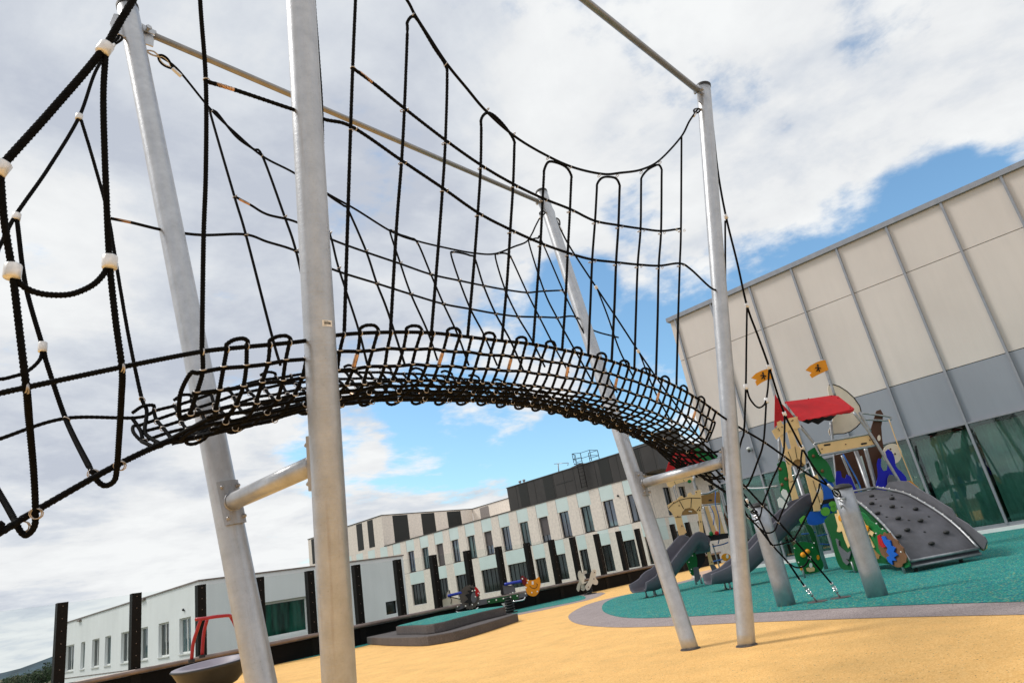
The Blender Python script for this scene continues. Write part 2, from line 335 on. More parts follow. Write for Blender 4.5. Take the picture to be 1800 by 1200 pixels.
def spline(pts, step):
    """Catmull-Rom through 3D points resampled about every step metres"""
    pts = [V3(p) for p in pts]
    if len(pts) == 2: pts = [pts[0], pts[0].lerp(pts[1], .5), pts[1]]
    P = [pts[0]*2-pts[1]] + pts + [pts[-1]*2-pts[-2]]; out = []
    for i in range(1, len(P)-2):
        p0, p1, p2, p3 = P[i-1:i+3]; n = max(1, int(round((p2-p1).length/step)))
        for k in range(n):
            t = k/n
            out.append(.5*((2*p1)+(p2-p0)*t+(2*p0-5*p1+4*p2-p3)*t*t+(3*p1-p0-3*p2+p3)*t**3))
    out.append(pts[-1]); return out
def rope(mb, pts, r=.0095, step=None, fine=True):
    d = min((V3(p)-CO).length for p in pts)
    st = step or (.0052 if d < 3.5 else .012 if d < 5 else .02)
    q = spline(pts, st)
    if fine and d < 3.5: mb.tube(q, r, 8, twist=118*.0105/r, lobe=.085)
    elif d < 5: mb.tube(q, r, 8, twist=60, lobe=.05)
    else: mb.tube(q, r, 6)
    return mb

# ================================================================== GROUND
tb = MB(); tb.box((-14, -16, -.5), (46, 17.62, 0)); struct('terrace_floor', tb, 'orange_ground')
gd = MB(); gd.add([(-4000, -4000, -7), (4000, -4000, -7), (4000, 4000, -7), (-4000, 4000, -7)], [(0, 1, 2, 3)]); struct('far_field', gd, 'field')
def flat(name, px, z, m, extra=()):
    pts = [onz(c, 0) for c in px]; pts = spline(pts, .25); pts = [V3((p.x, p.y, 0)) for p in pts] + [V3((a, b, 0)) for a, b in extra]
    mb = MB(); n = len(pts); 
    area = sum(pts[i].x*pts[(i+1) % n].y-pts[(i+1) % n].x*pts[i].y for i in range(n))
    if area < 0: pts.reverse()
    mb.add([(p.x, p.y, z) for p in pts], [tuple(range(n))]); return struct(name, mb, m)
tealp = [(1900, 1055), (1800, 1058), (1650, 1062), (1500, 1068), (1310, 1078), (1180, 1085), (1110, 1086), (1075, 1081), (1059, 1072), (1062, 1060), (1080, 1051), (1110, 1043), (1150, 1036), (1192, 1026.5), (1248, 1012), (1290, 1003)]
greyp = [(1900, 1077), (1800, 1080), (1650, 1083), (1500, 1087), (1310, 1094), (1180, 1100), (1080, 1102), (1020, 1097), (1000, 1087), (1005, 1076), (1035, 1061), (1080, 1049), (1115, 1042)]
flat('grey_border', greyp, .004, 'grey_ground', [(20.6, 12.4), (21.4, 12.2), (21.4, -10)])
flat('teal_play_surface', tealp, .008, 'teal_ground', [(21.39, 11.6), (21.39, -10)])
def Zc(x, y): return (900+x/5.294, 960+y/5.294)
flat('grey_swoosh', [Zc(*p) for p in ((40, 640), (160, 617), (300, 590), (520, 540), (700, 500), (800, 468), (860, 440), (868, 433), (830, 428))], .004, 'grey_ground', [(21.5, 17.6), (15, 17.6)])
flat('teal_strip', [Zc(*p) for p in ((40, 624), (300, 570), (500, 530), (640, 500), (685, 480), (670, 462), (620, 455))], .008, 'teal_ground', [(19.5, 17.6), (14.6, 17.6)])
tl = MB(); tl.add([(p[0], p[1], .008) for p in ((8.9, 17.6), (9.6, 17.15), (10.6, 16.85), (11.8, 16.6), (14.8, 16.2), (14.8, 17.6))], [(0, 1, 2, 3, 4, 5)]); struct('teal_edge_strip', tl, 'teal_ground')
pk = MB(); pk.add([(20.6, 12.4, .012), (24.5, 9.0, .012), (30, 12.5, .012), (25, 14.9, .012)], [(0, 1, 2, 3)]); struct('pale_path', pk, mat('pale pink rubber', (.62, .42, .30), .85, var=.1))
# low two-step platform
def P2(x, y): return (640+x/5.625, 1040+y/5.625)
lo = [onz(P2(*p), .0) for p in ((228, 532), (420, 536), (560, 536), (640, 531), (760, 512), (900, 487), (1200, 400), (1530, 289))]
lo = [V3((p.x, p.y, 0)) for p in lo]
hi = [onz(P2(*p), .38) for p in ((315, 340), (480, 330), (610, 325), (690, 314), (800, 292), (900, 264), (1150, 200), (1395, 144))]
hi = [V3((p.x, p.y, .19)) for p in hi]
pf = thing('step_platform', 'low two-step dark rubber platform with teal top in front of the glass fence', 'platform', (11, 14, 0))
lower = spline(lo, .3)+[V3((13.3, 13.9, 0)), V3((13.6, 15.4, 0)), V3((12.4, 17.3, 0)), V3((11.2, 17.2, 0))]
bkp = [onz(P2(*p), .38) for p in ((1385, 135), (1130, 166), (720, 236), (500, 290), (345, 328))]
bkp = [V3((p.x, p.y, .19)) for p in bkp]
upper = spline(hi, .3)+bkp
MB().prism(lower, (0, 0, .19)).build('lower_step', 'step_rubber', pf, .02)
MB().prism([p+V3((0, 0, .001)) for p in upper], (0, 0, .19)).build('upper_step', 'step_rubber', pf, .02)
cx = sum((p.x for p in upper))/len(upper); cy = sum((p.y for p in upper))/len(upper)
ins = [V3((cx+(p.x-cx)*.975, cy+(p.y-cy)*.975, .386)) for p in upper]
if sum(ins[i].x*ins[(i+1) % len(ins)].y-ins[(i+1) % len(ins)].x*ins[i].y for i in range(len(ins))) < 0: ins.reverse()
MB().add(ins, [tuple(range(len(ins)))]).build('teal_top', 'teal_ground', pf)

# ================================================================== wall with openings
def wall(o, a, uL, H, holes, depth, mb):
    """o = lower corner of front face, a = unit vector along, holes (u0,u1,z0,z1); depth = vector into the wall"""
    o, a, depth = V3(o), V3(a), V3(depth); Z = V3((0, 0, 1))
    us = sorted({0, uL, *[h[0] for h in holes], *[h[1] for h in holes]}); zs = sorted({0, H, *[h[2] for h in holes], *[h[3] for h in holes]})
    flip = a.cross(Z).dot(depth) > 0
    def q(p):
        if flip: p = p[::-1]
        mb.add(p, [(0, 1, 2, 3)])
    for i in range(len(us)-1):
        for j in range(len(zs)-1):
            um, zm = (us[i]+us[i+1])/2, (zs[j]+zs[j+1])/2
            if any(h[0] < um < h[1] and h[2] < zm < h[3] for h in holes): continue
            q([o+a*us[i]+Z*zs[j], o+a*us[i+1]+Z*zs[j], o+a*us[i+1]+Z*zs[j+1], o+a*us[i]+Z*zs[j+1]])
    for h in holes:
        c = [o+a*h[0]+Z*h[2], o+a*h[1]+Z*h[2], o+a*h[1]+Z*h[3], o+a*h[0]+Z*h[3]]
        for k in range(4):
            p, r_ = c[k], c[(k+1) % 4]; q([r_, p, p+depth, r_+depth])
    return mb
def window(parent, o, a, inn, wd, ht, frame, pane, nm=1, fr=.06, sill=None, blind=None):
    """window in an opening; o lower-left front corner in recess plane"""
    o, a, inn = V3(o), V3(a), V3(inn); Z = V3((0, 0, 1)); t = inn*.06
    m = MB(); m.hexa(o, a*fr, t, Z*ht).hexa(o+a*(wd-fr), a*fr, t, Z*ht).hexa(o+a*fr, a*(wd-2*fr), t, Z*fr).hexa(o+a*fr+Z*(ht-fr), a*(wd-2*fr), t, Z*fr)
    for k in range(1, nm+1):
        m.hexa(o+a*(wd*k/(nm+1)-fr/2)+Z*fr+inn*.004, a*fr, t*.8, Z*(ht-2*fr))
    w_ = m.build('window', frame, parent)
    MB().hexa(o+inn*.035+a*.01, a*(wd-.02), inn*.02, Z*ht).build('pane', pane, w_)
    if sill: MB().hexa(o-a*.04-inn*.16-Z*.05, a*(wd+.08), inn*.22, Z*.048).build('sill', sill, w_)
    if blind: MB().hexa(o+inn*-.01+a*fr+Z*ht*(1-blind), a*(wd-2*fr), inn*.03, Z*(ht*blind-fr)).build('blind', 'greyglass', w_)
    return w_

# ================================================================== RIGHT BUILDING (beige and grey panels, glazed foot)
X0 = 21.4; YL = 11.13; YR = -12.0
rb = thing('panel_building', 'tall beige panelled building with grey band and glazed ground floor beside the playground', 'building', (26, 2, 0))
MB().box((X0+.12, YR, 2.80), (X0+14, YL-.02, 8.84)).build('wall_core', 'joint', rb)
MB().box((X0-.10, YR, 8.845), (X0+14.1, YL+.08, 9.0)).build('roof_coping', 'mullion', rb)
mul = [.51+1.482*k for k in range(-8, 8)]
edges = [YR] + mul + [YL]
bp_, gp_ = MB(), MB()
for i in range(len(edges)-1):
    a, b = edges[i]+.014, edges[i+1]-.014
    if b-a < .1: continue
    bp_.box((X0, a, 4.30), (X0+.11, b, 7.29)); bp_.box((X0, a, 7.31), (X0+.11, b, 8.84)); gp_.box((X0, a, 2.82), (X0+.11, b, 4.28))
bp_.box((X0+.13, YL-.02, 4.3), (X0+14, YL+.02, 8.84)); gp_.box((X0+.13, YL-.02, 0), (X0+14, YL+.02, 4.29))
bp_.build('beige_cladding', 'beige_panel', rb); gp_.build('grey_cladding', 'blue_panel', rb)
for y in mul[1:]:
    m = MB(); m.box((X0-.07, y-.03, .16), (X0-.003, y+.03, 8.84)); m.build('mullion', 'mullion', rb)
MB().box((X0-.06, YR, 2.77), (X0+.11, YL, 2.815)).box((X0-.05, YR, .10), (X0+.11, YL, .19)).build('window_frame', 'mullion', rb)
MB().box((X0-.16, YR, -.02), (X0+.12, YL, .098)).build('sill', 'white_trim', rb)
for i in range(len(edges)-1):
    a, b = edges[i]+.03, edges[i+1]-.03
    if b-a < .15 or b < -4: continue
    MB().box((X0+.02, a, .19), (X0+.035, b, 2.77)).build('glass_pane', 'pane', rb)
    # curtains drawn in every bay, with gaps
    c = MB(); n = 44; y0, y1 = a+.02, (b-.02 if i % 3 else b-.35); vs = []
    for k in range(n+1):
        y = y0+(y1-y0)*k/n; x = X0+.45+.05*math.sin(k*1.9+i)+.02*math.sin(k*.7)
        vs += [(x, y, .06), (x, y, 2.74)]
    c.add(vs, [(2*k, 2*k+1, 2*k+3, 2*k+2) for k in range(n)], True); c.build('curtain', 'curtain', rb)
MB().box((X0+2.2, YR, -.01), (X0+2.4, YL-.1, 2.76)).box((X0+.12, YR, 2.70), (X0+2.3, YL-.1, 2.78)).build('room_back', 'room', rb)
ca = onx((1318, 790), X0-.1)
sc_ = thing('security_camera', 'small white security camera mounted on the grey band of the panel building', 'camera', ca)
MB().box(ca+V3((.0, -.03, -.02)), ca+V3((.1, .03, .05))).build('bracket', 'white_trim', sc_)
MB().ball(ca+V3((-.06, 0, .04)), .07, sc=(1.3, 1, .7)).build('camera_body', 'white_trim', sc_); MB().ball(ca+V3((-.08, 0, -.04)), .05).build('lens_dome', 'cap', sc_)

# ================================================================== LONG BUILDING WITH AQUA AND STONE CLADDING
XF = 45.0; YF0 = 29.3; YF1 = 80.4; Z0 = -7
lb = thing('clinic_building', 'long two-storey pale stone building with aqua panels and dark top storey behind the fence', 'building', (52, 50, -7))
holes = []; wins = []
for k in range(13):
    yl = 59.93-2.4125*k; yr = yl-1.05
    wins.append((yr, yl, 3.60, 5.67, 'up', k)); 
low = [(57.7, 59.95), (54.05, 55.5), (51.1, 52.75), (46.7, 49.0), (43.0, 45.35), (40.65, 41.9), (38.35, 39.45), (35.95, 36.8), (33.5, 34.5), (31.15, 32.3), (29.75, 30.2)]
for i, (a, b) in enumerate(low): wins.append((a, b, .32, 2.34, 'low', i))
for a, b, z0, z1, s, k in wins: holes.append((a-YF0, b-YF0, z0-Z0, z1-Z0))
fm = MB(); wall((XF, YF0, Z0), (0, 1, 0), YF1-YF0, 6.87-Z0, holes, (.22, 0, 0), fm)
# end wall (facing the playground side) with its own windows
ew = [(47.8, 48.85, 3.65, 5.87), (50.2, 51.25, 3.9, 5.87), (52.8, 53.4, 3.9, 5.87), (55.3, 56.3, 5.2, 5.87), (47.6, 50.0, .3, 2.4)]
wall((XF, YF0, Z0), (1, 0, 0), 20, 6.87-Z0, [(a-XF, b-XF, c-Z0, d-Z0) for a, b, c, d in ew], (0, .22, 0), fm)
fm.box((XF+.35, YF0+.35, 6.70), (XF+20, YF1, 6.80))
fm.build('wall', 'beige_stucco', lb)
MB().box((XF-.05, YF0-.05, 6.872), (XF+.3, 64.0, 6.95)).box((XF+.3, YF0-.05, 6.872), (XF+20, YF0+.3, 6.95)).build('coping', 'dark_clad', lb)
def pbox(a, b, n_, m_): MB().box(a, b).build(n_, m_, lb)
for k in range(15):
    yj = 60.06-2.4125*(k-2)
    if yj > 64.4: continue
    pbox((XF-.006, yj-1.36, 5.69), (XF+.05, yj-.01, 6.83), 'aqua_panel', 'aqua_panel')
for k in range(3, 8):
    yj = 60.06+2.4125*(k-1)
    pbox((XF-.006, yj-1.36, 5.75), (XF+.05, yj-.01, 6.85), 'aqua_panel', 'aqua_panel')
for a, b in low: pbox((XF-.006, a-.05, 2.36), (XF+.05, b+.05, 3.5), 'aqua_panel', 'aqua_panel')
pbox((XF+2.55, YF0-.006, 2.5), (XF+5.4, YF0+.05, 3.5), 'aqua_panel', 'aqua_panel'); pbox((XF+.1, YF0-.006, 1.9), (XF+2.0, YF0+.05, 3.52), 'aqua_panel', 'aqua_panel')
jn = MB(); jn.box((XF-.012, YF0, 3.535), (XF-.001, YF1, 3.56)).box((XF, YF0-.012, 3.535), (XF+18, YF0-.001, 3.56))
for k in range(15): 
    yj = 60.06-2.4125*(k-1); jn.box((XF-.014, yj, 3.56), (XF-.001, yj+.02, 6.86))
jn.build('joints', 'grille', lb)
for a, b, z0, z1, s, k in wins:
    pane = ('glass_teal' if k in (1, 4, 7, 10) else 'glass_blue') if s == 'up' else 'glass_dark'
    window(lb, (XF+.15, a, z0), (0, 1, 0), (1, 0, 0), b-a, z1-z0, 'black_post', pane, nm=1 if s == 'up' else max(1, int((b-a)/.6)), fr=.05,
           sill='black_post' if s == 'up' else 'white_trim', blind={2: .98, 5: .62, 8: .74}.get(k) if s == 'up' else None)
for a, b, z0, z1 in ew: window(lb, (a, YF0+.15, z0), (1, 0, 0), (0, 1, 0), b-a, z1-z0, 'black_post', 'glass_dark', nm=1, fr=.05)
# dark set of storeys on top
dk = MB(); dk.box((XF+.02, 27.4, 6.96), (XF+14, 43.9, 9.0)); dk.build('dark_storey', 'dark_clad', lb)
dj = MB(); y = 43.9
k = 0
while y > 27.6:
    y -= 1.16; k += 1
    dj.box((XF+.008, y, 6.99), (XF+.03, y+.025, 8.98))
dj.box((XF+.0, 36.0, 8.0), (XF+.03, 37.9, 8.03)); dj.build('dark_joints', 'black_clad', lb)
for a, b in ((41.32, 42.4), (38.22, 39.32), (31.95, 33.04), (28.95, 29.65)): pbox((XF+.004, a, 6.98), (XF+.03, b, 8.97), 'black_louvre', 'black_clad')
MB().box((XF-.03, 27.35, 9.002), (XF+14, 43.95, 9.06)).build('dark_coping', 'roofing', lb)
MB().box((XF+2, 27.9, 9.05), (XF+6, 31.6, 9.55)).box((XF+1.4, 26.7, 9.062), (XF+3, 28.2, 10.0)).build('roof_unit', 'dark_clad', lb)
MB().prism([(XF+3, 43.0, 9.062), (XF+3, 36.5, 9.062), (XF+3, 37.2, 9.75)], (5, 0, 0)).build('roof_hatch', 'dark_clad', lb)
# pale set-back storeys
ub = MB(); ub.box((XF+.01, 64.03, 6.88), (XF+13.8, YF1, 10.25)); ub.box((XF+13.81, 48.0, 6.88), (XF+17, 64.0, 10.25)); ub.build('upper_storey', 'beige_stucco', lb)
us_ = MB()
for a, b in ((65.8, 66.9), (68.0, 69.2), (71.4, 72.6), (75.4, 76.8), (78.3, 79.6)): us_.box((XF-.01, a, 7.15), (XF+.03, b, 10.15))
for a, b in ((1.5, 3.6), (5.6, 7.6), (9.6, 11.8)): us_.box((XF+a, 64.0, 6.9), (XF+b, 64.06, 10.15))
us_.box((XF-.04, 63.96, 10.252), (XF+17, YF1+.05, 10.33)).box((XF+13.75, 47.95, 10.252), (XF+17.1, 63.95, 10.33)); us_.build('black_stripes', 'black_clad', lb)
ug = MB()
for a, b in ((61.0, 62.6), (55.4, 57.0), (49.5, 51.0)): ug.box((XF+13.78, a, 7.0), (XF+13.83, b, 10.1))
ug.build('grille_panels', 'grille', lb)
# roof ladder cage, roof aerials
lc = thing('roof_ladder', 'black caged access ladder climbing the dark top storey', 'ladder', (XF, 34.6, 7))
ly0, ly1 = onx((1034, 860), XF-.2).y, onx((1024, 860), XF-.2).y
m = MB()
for y in (ly0, ly1): m.tube([(XF-.25, y, 7.1), (XF-.25, y, 9.95)], .03, 5)
for k in range(9): m.tube([(XF-.25, ly0, 7.2+k*.3), (XF-.25, ly1, 7.2+k*.3)], .02, 4)
m.build('ladder', 'black_post', lc)
m = MB(); ym = (ly0+ly1)/2
for z in (9.1, 9.5, 9.95): m.tube([(XF-.25, ly0, z), (XF-.9, ly0+.2, z), (XF-1.0, ym, z), (XF-.9, ly1-.2, z), (XF-.25, ly1, z)], .025, 4)
for p in ((-.9, ly0+.2), (-1.0, ym), (-.9, ly1-.2)): m.tube([(XF+p[0], p[1], 9.2), (XF+p[0], p[1], 9.95)], .02, 4)
for d in (0, 1.1): m.tube([(XF-.25+d, ly0, 9.06), (XF-.25+d, ly0, 9.95)], .03, 4).tube([(XF-.25+d, ly0-1.0, 9.06), (XF-.25+d, ly0-1.0, 9.95)], .03, 4)
for z in (9.5, 9.95): m.tube([(XF-.25, ly0-1.0, z), (XF+.85, ly0-1.0, z)], .025, 4).tube([(XF-.25, ly0, z), (XF-.25, ly0-1.0, z)], .025, 4).tube([(XF+.85, ly0, z), (XF+.85, ly0-1.0, z)], .025, 4)
m.build('cage', 'black_post', lc)
ta = thing('television_aerial', 'thin roof aerial standing left of the ladder on the dark storey', 'aerial', (XF+1, 37.9, 9))
ap = onx((983, 834), XF+1); at_ = onx((981, 815), XF+1)
MB().tube([(ap.x, ap.y, 9.05), (at_.x, at_.y, at_.z)], .05, 5).build('mast', 'steel', ta)
MB().tube([onx((974, 815), XF+1), onx((999, 813), XF+1)], .035, 4).tube([onx((999, 813), XF+1), onx((998, 818), XF+1)], .03, 4).build('dipole', 'steel', ta)
va = thing('roof_vent', 'small pair of roof vents at the far end of the dark storey', 'vent', (XF+.6, 42.6, 9))
for c in ((914, 847), (921, 845)):
    p = onx(c, XF+.6); MB().tube([(p.x, p.y, 9.03), (p.x, p.y, 9.3)], .09, 8).ball((p.x, p.y, 9.35), .16, sc=(1, 1, .6)).build('vent_cowl', 'steel', va)
fl = MB(); p = onx((1086, 871), XF-.05); fl.ball(p, .09, 8, 5); 
tag(fl.build('wall_lamp', 'cap'), 'tiny dark lamp on the stone wall between two upper windows', 'lamp')

# ================================================================== WHITE BUILDING
XW, YW = 12.5, 32.0
wb = thing('white_building', 'low white rendered building with narrow windows behind the glass fence', 'building', (18, 40, -7))
lw = [(51.25, 53.1), (48.95, 49.8), (46.2, 47.55), (44.1, 45.15), (41.05, 42.4), (38.35, 39.5), (35.55, 36.9), (32.93, 34.28)]
wm = MB(); wall((XW, YW, Z0), (0, 1, 0), 21.5, 3.30-Z0, [(a-YW, b-YW, .40-Z0, 1.92-Z0) for a, b in lw], (.16, 0, 0), wm)
fwn = [(14.95, 17.72, .37, 1.98), (22.2, 22.97, .40, 1.04)]
wall((XW, YW, Z0), (1, 0, 0), 11.1, 3.30-Z0, [(a-XW, b-XW, c-Z0, d-Z0) for a, b, c, d in fwn], (0, .28, 0), wm)
wm.box((XW+.3, YW+.3, 3.1), (XW+11.05, YW+21.4, 3.2)); wm.box((XW+11.1, YW, Z0), (XW+11.15, YW+21.5, 3.30))
wm.build('wall', 'white_render', wb)
MB().box((XW-.05, YW-.05, 3.302), (XW+.3, YW+21.5, 3.36)).box((XW+.3, YW-.05, 3.302), (XW+11.2, YW+.3, 3.36)).build('roof_edge', 'rail', wb)
for i, (a, b) in enumerate(lw):
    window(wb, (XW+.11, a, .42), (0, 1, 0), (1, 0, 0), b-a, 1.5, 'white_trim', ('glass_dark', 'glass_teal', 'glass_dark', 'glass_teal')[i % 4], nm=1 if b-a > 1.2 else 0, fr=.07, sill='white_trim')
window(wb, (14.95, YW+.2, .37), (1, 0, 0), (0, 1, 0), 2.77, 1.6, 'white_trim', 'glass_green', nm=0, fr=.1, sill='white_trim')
MB().box((15.3, YW+.17, .45), (15.4, YW+.24, 1.9)).build('mullion', 'white_trim', wb)
window(wb, (22.2, YW+.2, .40), (1, 0, 0), (0, 1, 0), .77, .64, 'black_post', 'glass_dark', nm=0, fr=.05)
MB().box((XW-.02, YW+1, .02), (XW-.001, YW+21, .06)).box((XW+1, YW-.02, .16), (XW+11, YW-.001, .19)).build('plinth_line', 'rail', wb)
for c in ((137, 1090), (248, 1053)):
    p = onx(c, XW-.12); s_ = tag(MB().box(p-V3((.0, .3, .06)), p+V3((.16, .3, .04))).build('wall_light', 'rail'), {137: 'small wall light under the roof edge near the left end of the white building', 248: 'small wall light under the roof edge just right of the second fence post'}[c[0]], 'lamp', 'wall lights under the white roof edge')
wsn = thing('wall_sensor', 'tiny black sensor on the white wall right of the third window gap', 'sensor', onx((322, 1071), XW-.03))
p = onx((322, 1071), XW-.03); MB().ball(p, .06, 8, 5).ball(p+V3((0, -.12, -.04)), .035, 8, 5).build('sensor_head', 'cap', wsn)

# ================================================================== GLASS FENCE
YG = 17.7
gf = thing('glass_fence', 'glass windbreak fence with black steel posts and round rail on a black base wall', 'fence', (15, YG, 0))
pxs = [2.6+1.462*k for k in range(0, 24)]
pxs = [1.12, 2.58, 4.05, 5.50, 6.95, 8.44, 9.88, 11.37, 12.84, 14.25, 15.73, 17.22, 18.70, 20.08, 21.36, 22.93, 24.5, 25.92, 27.4, 28.9, 30.3, 31.6]
for i, x in enumerate(pxs):
    m = MB(); m.box((x-.10, YG-.09, .0), (x-.085, YG+.09, 2.16)).box((x+.085, YG-.09, .0), (x+.10, YG+.09, 2.16)).box((x-.085, YG-.015, 0), (x+.085, YG+.015, 2.158)).box((x-.085, YG-.088, 0), (x+.085, YG-.075, 2.158))
    p_ = m.build('post', 'black_post', gf)
    b = MB()
    for k in range(7): b.ball((x, YG-.093, 2.08-.25*k), .011, 6, 4)
    b.build('bolts', 'rail', p_)
for i in range(len(pxs)-1):
    MB().box((pxs[i]+.10, YG-.008, .56), (pxs[i+1]-.10, YG+.008, 2.14)).build('glass_panel', 'fence_glass', gf)
MB().tube([(-2, YG-.16, .50), (32.5, YG-.16, .50)], .055, 12).build('handrail', 'rail', gf)
MB().box((-2, YG-.08, -.5), (32.5, YG+.08, .44)).build('base_wall', 'kerb_black', gf)
dr = MB()
for y_ in (): pass

# ================================================================== FAR LANDSCAPE
hl = MB(); n = 60; vs = []
for i in range(n+1):
    a = R(60+50*i/n); d = 1500; h = 3+4*math.sin(i*.35+1.2)+9*math.exp(-((a-R(76.5))/R(2.5))**2)+1.5*math.sin(i*1.3)
    x, y = d*math.cos(a), d*math.sin(a); vs += [(x, y, -8), (x*1.03, y*1.03, max(h, 1)), (x*1.4, y*1.4, -8)]
hl.add(vs, [(3*i, 3*i+3, 3*i+4, 3*i+1) for i in range(n)]+[(3*i+1, 3*i+4, 3*i+5, 3*i+2) for i in range(n)], True); struct('distant_hills', hl, 'hill')
def leaf_mesh(seed, h):
    rnd = random.Random(seed); m = MB()
    lob = [(rnd.gauss(0, .22)*h, rnd.gauss(0, .22)*h, rnd.uniform(.35, .9)*h, rnd.uniform(.14, .26)*h) for _ in range(9)]
    for _ in range(520):
        l = rnd.choice(lob); d = V3((rnd.gauss(0, 1), rnd.gauss(0, 1), rnd.gauss(0, 1))).normalized()*l[3]*rnd.uniform(.55, 1.05)
        c = V3(l[:3])+d; a = V3((rnd.gauss(0, 1), rnd.gauss(0, 1), rnd.gauss(0, 1))).normalized(); b = a.orthogonal().normalized(); s = h*.035
        m.add([c-a*s-b*s*.6, c+a*s-b*s*.5, c+a*s*.8+b*s*.6, c-a*s*.8+b*s*.6], [(0, 1, 2, 3)])
    return m
tspots = [(3, 330, 7.6), (12, 380, 7.8), (22, 350, 8.2), (31, 345, 8.0), (41, 400, 7.6), (50, 330, 8.3), (58, 390, 8.8), (66, 340, 8.6), (74, 330, 8.9), (83, 350, 8.6), (91, 330, 9.8), (97, 345, 11)]
lab = ['farthest left round tree beyond the terrace', 'low round tree second from the left picture edge', 'broad dark tree third from the left picture edge', 'rounded tree fourth from the left picture edge', 'small pale tree beside the open field', 'mid-sized dark tree above the dry field', 'sixth dark tree left of the first fence post group', 'bushy tree above the brown field strip', 'tall bushy tree left of the end fence post', 'dark tree close beside the leftmost fence post', 'tall tree touching the leftmost black fence post', 'tallest tree partly behind the leftmost fence post']
for i, (px, d, h) in enumerate(tspots):
    h *= .84
    q = ray_(px, 1170); q = V3((q.x, q.y, 0)).normalized()*d; base = V3((q.x, q.y, -7))
    t_ = thing('tree', lab[i], 'tree', base, 'trees in the far valley')
    MB().tube([base, base+V3((.2, .1, h*.3)), base+V3((0, .2, h*.62))], .3, 7, radii=[.35, .26, .12]).tube([base+V3((.2, .1, h*.3)), base+V3((h*.15, .3, h*.55))], .1, 5).build('trunk', 'trunk', t_)
    lm = leaf_mesh(i, h); lm.v = [(v[0]+base.x, v[1]+base.y, v[2]+base.z) for v in lm.v]; lm.build('crown', 'leaf_a' if i % 3 else 'leaf_b', t_)

# ================================================================== STEEL FRAME OF THE ROPE BRIDGE
PL = {4: (6.3862, 3.4278, .0974, -.1716), 3: (6.42, 4.066, .0805, .1591), 1: (1.9952, 3.9693, -.0986, .1589), 2: (1.968, 3.325, -.0726, -.1606)}
def pp(k, z): b = PL[k]; return V3((b[0]+b[2]*z, b[1]+b[3]*z, z))
def mkplane(k1, k2):
    m0 = (pp(k1, 0)+pp(k2, 0))/2; m1 = (pp(k1, 6)+pp(k2, 6))/2; ax = (pp(k2, 0)-pp(k1, 0))+(pp(k2, 6)-pp(k1, 6))
    n_ = ax.cross(m1-m0).normalized(); return m0, n_
NPm, NPn = mkplane(2, 4); FPm, FPn = mkplane(1, 3)
def hn(*c): return onplane(c, NPm, NPn)
def hf(*c): return onplane(c, FPm, FPn)
PR = .084
sf = thing('steel_climbing_structure', 'galvanised steel frame of four splayed poles holding up the rope bridge', 'climbing frame', (4.2, 3.7, 0))
for k, lb_ in ((1, 'second pole from the left with bolted crossbar plate'), (2, 'thick nearest pole with a small barcode sticker'), (3, 'leaning far pole on the orange floor'), (4, 'right pole standing on the orange floor')):
    a, b = pp(k, -.05), pp(k, 6.15); ln = (b-a).length; d = (b-a).normalized()
    m = MB(); n_ = 40; m.tube([V3((0, 0, ln*i/n_)) for i in range(n_+1)], PR, 40)
    o = m.build('post', 'galv'); o.matrix_world = Matrix.Translation(a) @ d.to_track_quat('Z', 'Y').to_matrix().to_4x4() @ Matrix.Rotation(k*1.3, 4, 'Z')
    o.parent = sf; o.matrix_parent_inverse = sf.matrix_world.inverted(); o['label'] = lb_
    MB().tube([b-d*.012, b+d*.02], PR+.004, 40, smooth=False).build('post_cap', 'cap', o)
    MB().ring(pp(k, .003), (0, 0, 1), PR+.012, .008, 24, 5).build('base_shadow_seal', 'step_rubber', o)  # dark seal ring, doubles as a painted contact shadow round the pole foot
def bolts(mb, c, nrm, a, b, da, db, r=.012):
    for s1 in (-1, 1):
        for s2 in (-1, 1):
            p = c+a*(da*s1)+b*(db*s2); mb.tube([p, p+nrm*.014], r*1.2, 6, smooth=False); mb.ball(p+nrm*.016, r*.75, 6, 4)
for ka, kb, z in ((2, 1, 1.70), (4, 3, 1.72)):
    A, B = pp(ka, z), pp(kb, z); d = (B-A).normalized()
    MBt = MB(); MBt.tube([A+d*(PR+.012), A.lerp(B, .5), B-d*(PR+.012)], .054, 28); MBt.build('crossbar', 'galv', sf)
    for P_, s in ((A, 1), (B, -1)):
        br = MB(); k = ka if s == 1 else kb; ax = (pp(k, 3)-pp(k, 0)).normalized(); side = ax.cross(d).normalized(); n_ = d*s
        # curved mounting plate hugging the pole
        vs = []; nn = 8
        for j in range(nn+1):
            t = R(-42+84*j/nn)
            for zz_ in (-.14, .14):
                for rr in (PR+.002, PR+.020):
                    vs.append(P_ + (n_*math.cos(t)+side*math.sin(t))*rr + ax*zz_)
        fs = []
        for j in range(nn):
            o_ = 4*j; fs += [(o_, o_+4, o_+6, o_+2), (o_+1, o_+3, o_+7, o_+5), (o_, o_+1, o_+5, o_+4), (o_+2, o_+6, o_+7, o_+3)]
        fs += [(0, 2, 3, 1), (4*nn, 4*nn+1, 4*nn+3, 4*nn+2)]
        br.add(vs, fs)
        for t in (R(-27), R(27)):
            nd = n_*math.cos(t)+side*math.sin(t)
            for zz_ in (-.1, .1):
                p = P_+nd*(PR+.020)+ax*zz_; br.tube([p, p+nd*.014], .014, 6, smooth=False); br.ball(p+nd*.016, .01, 6, 4)
        br.ring(P_+n_*(PR+.024), d, .056, .006, 24, 5)
        br.build('bracket', 'galv_plate', sf)
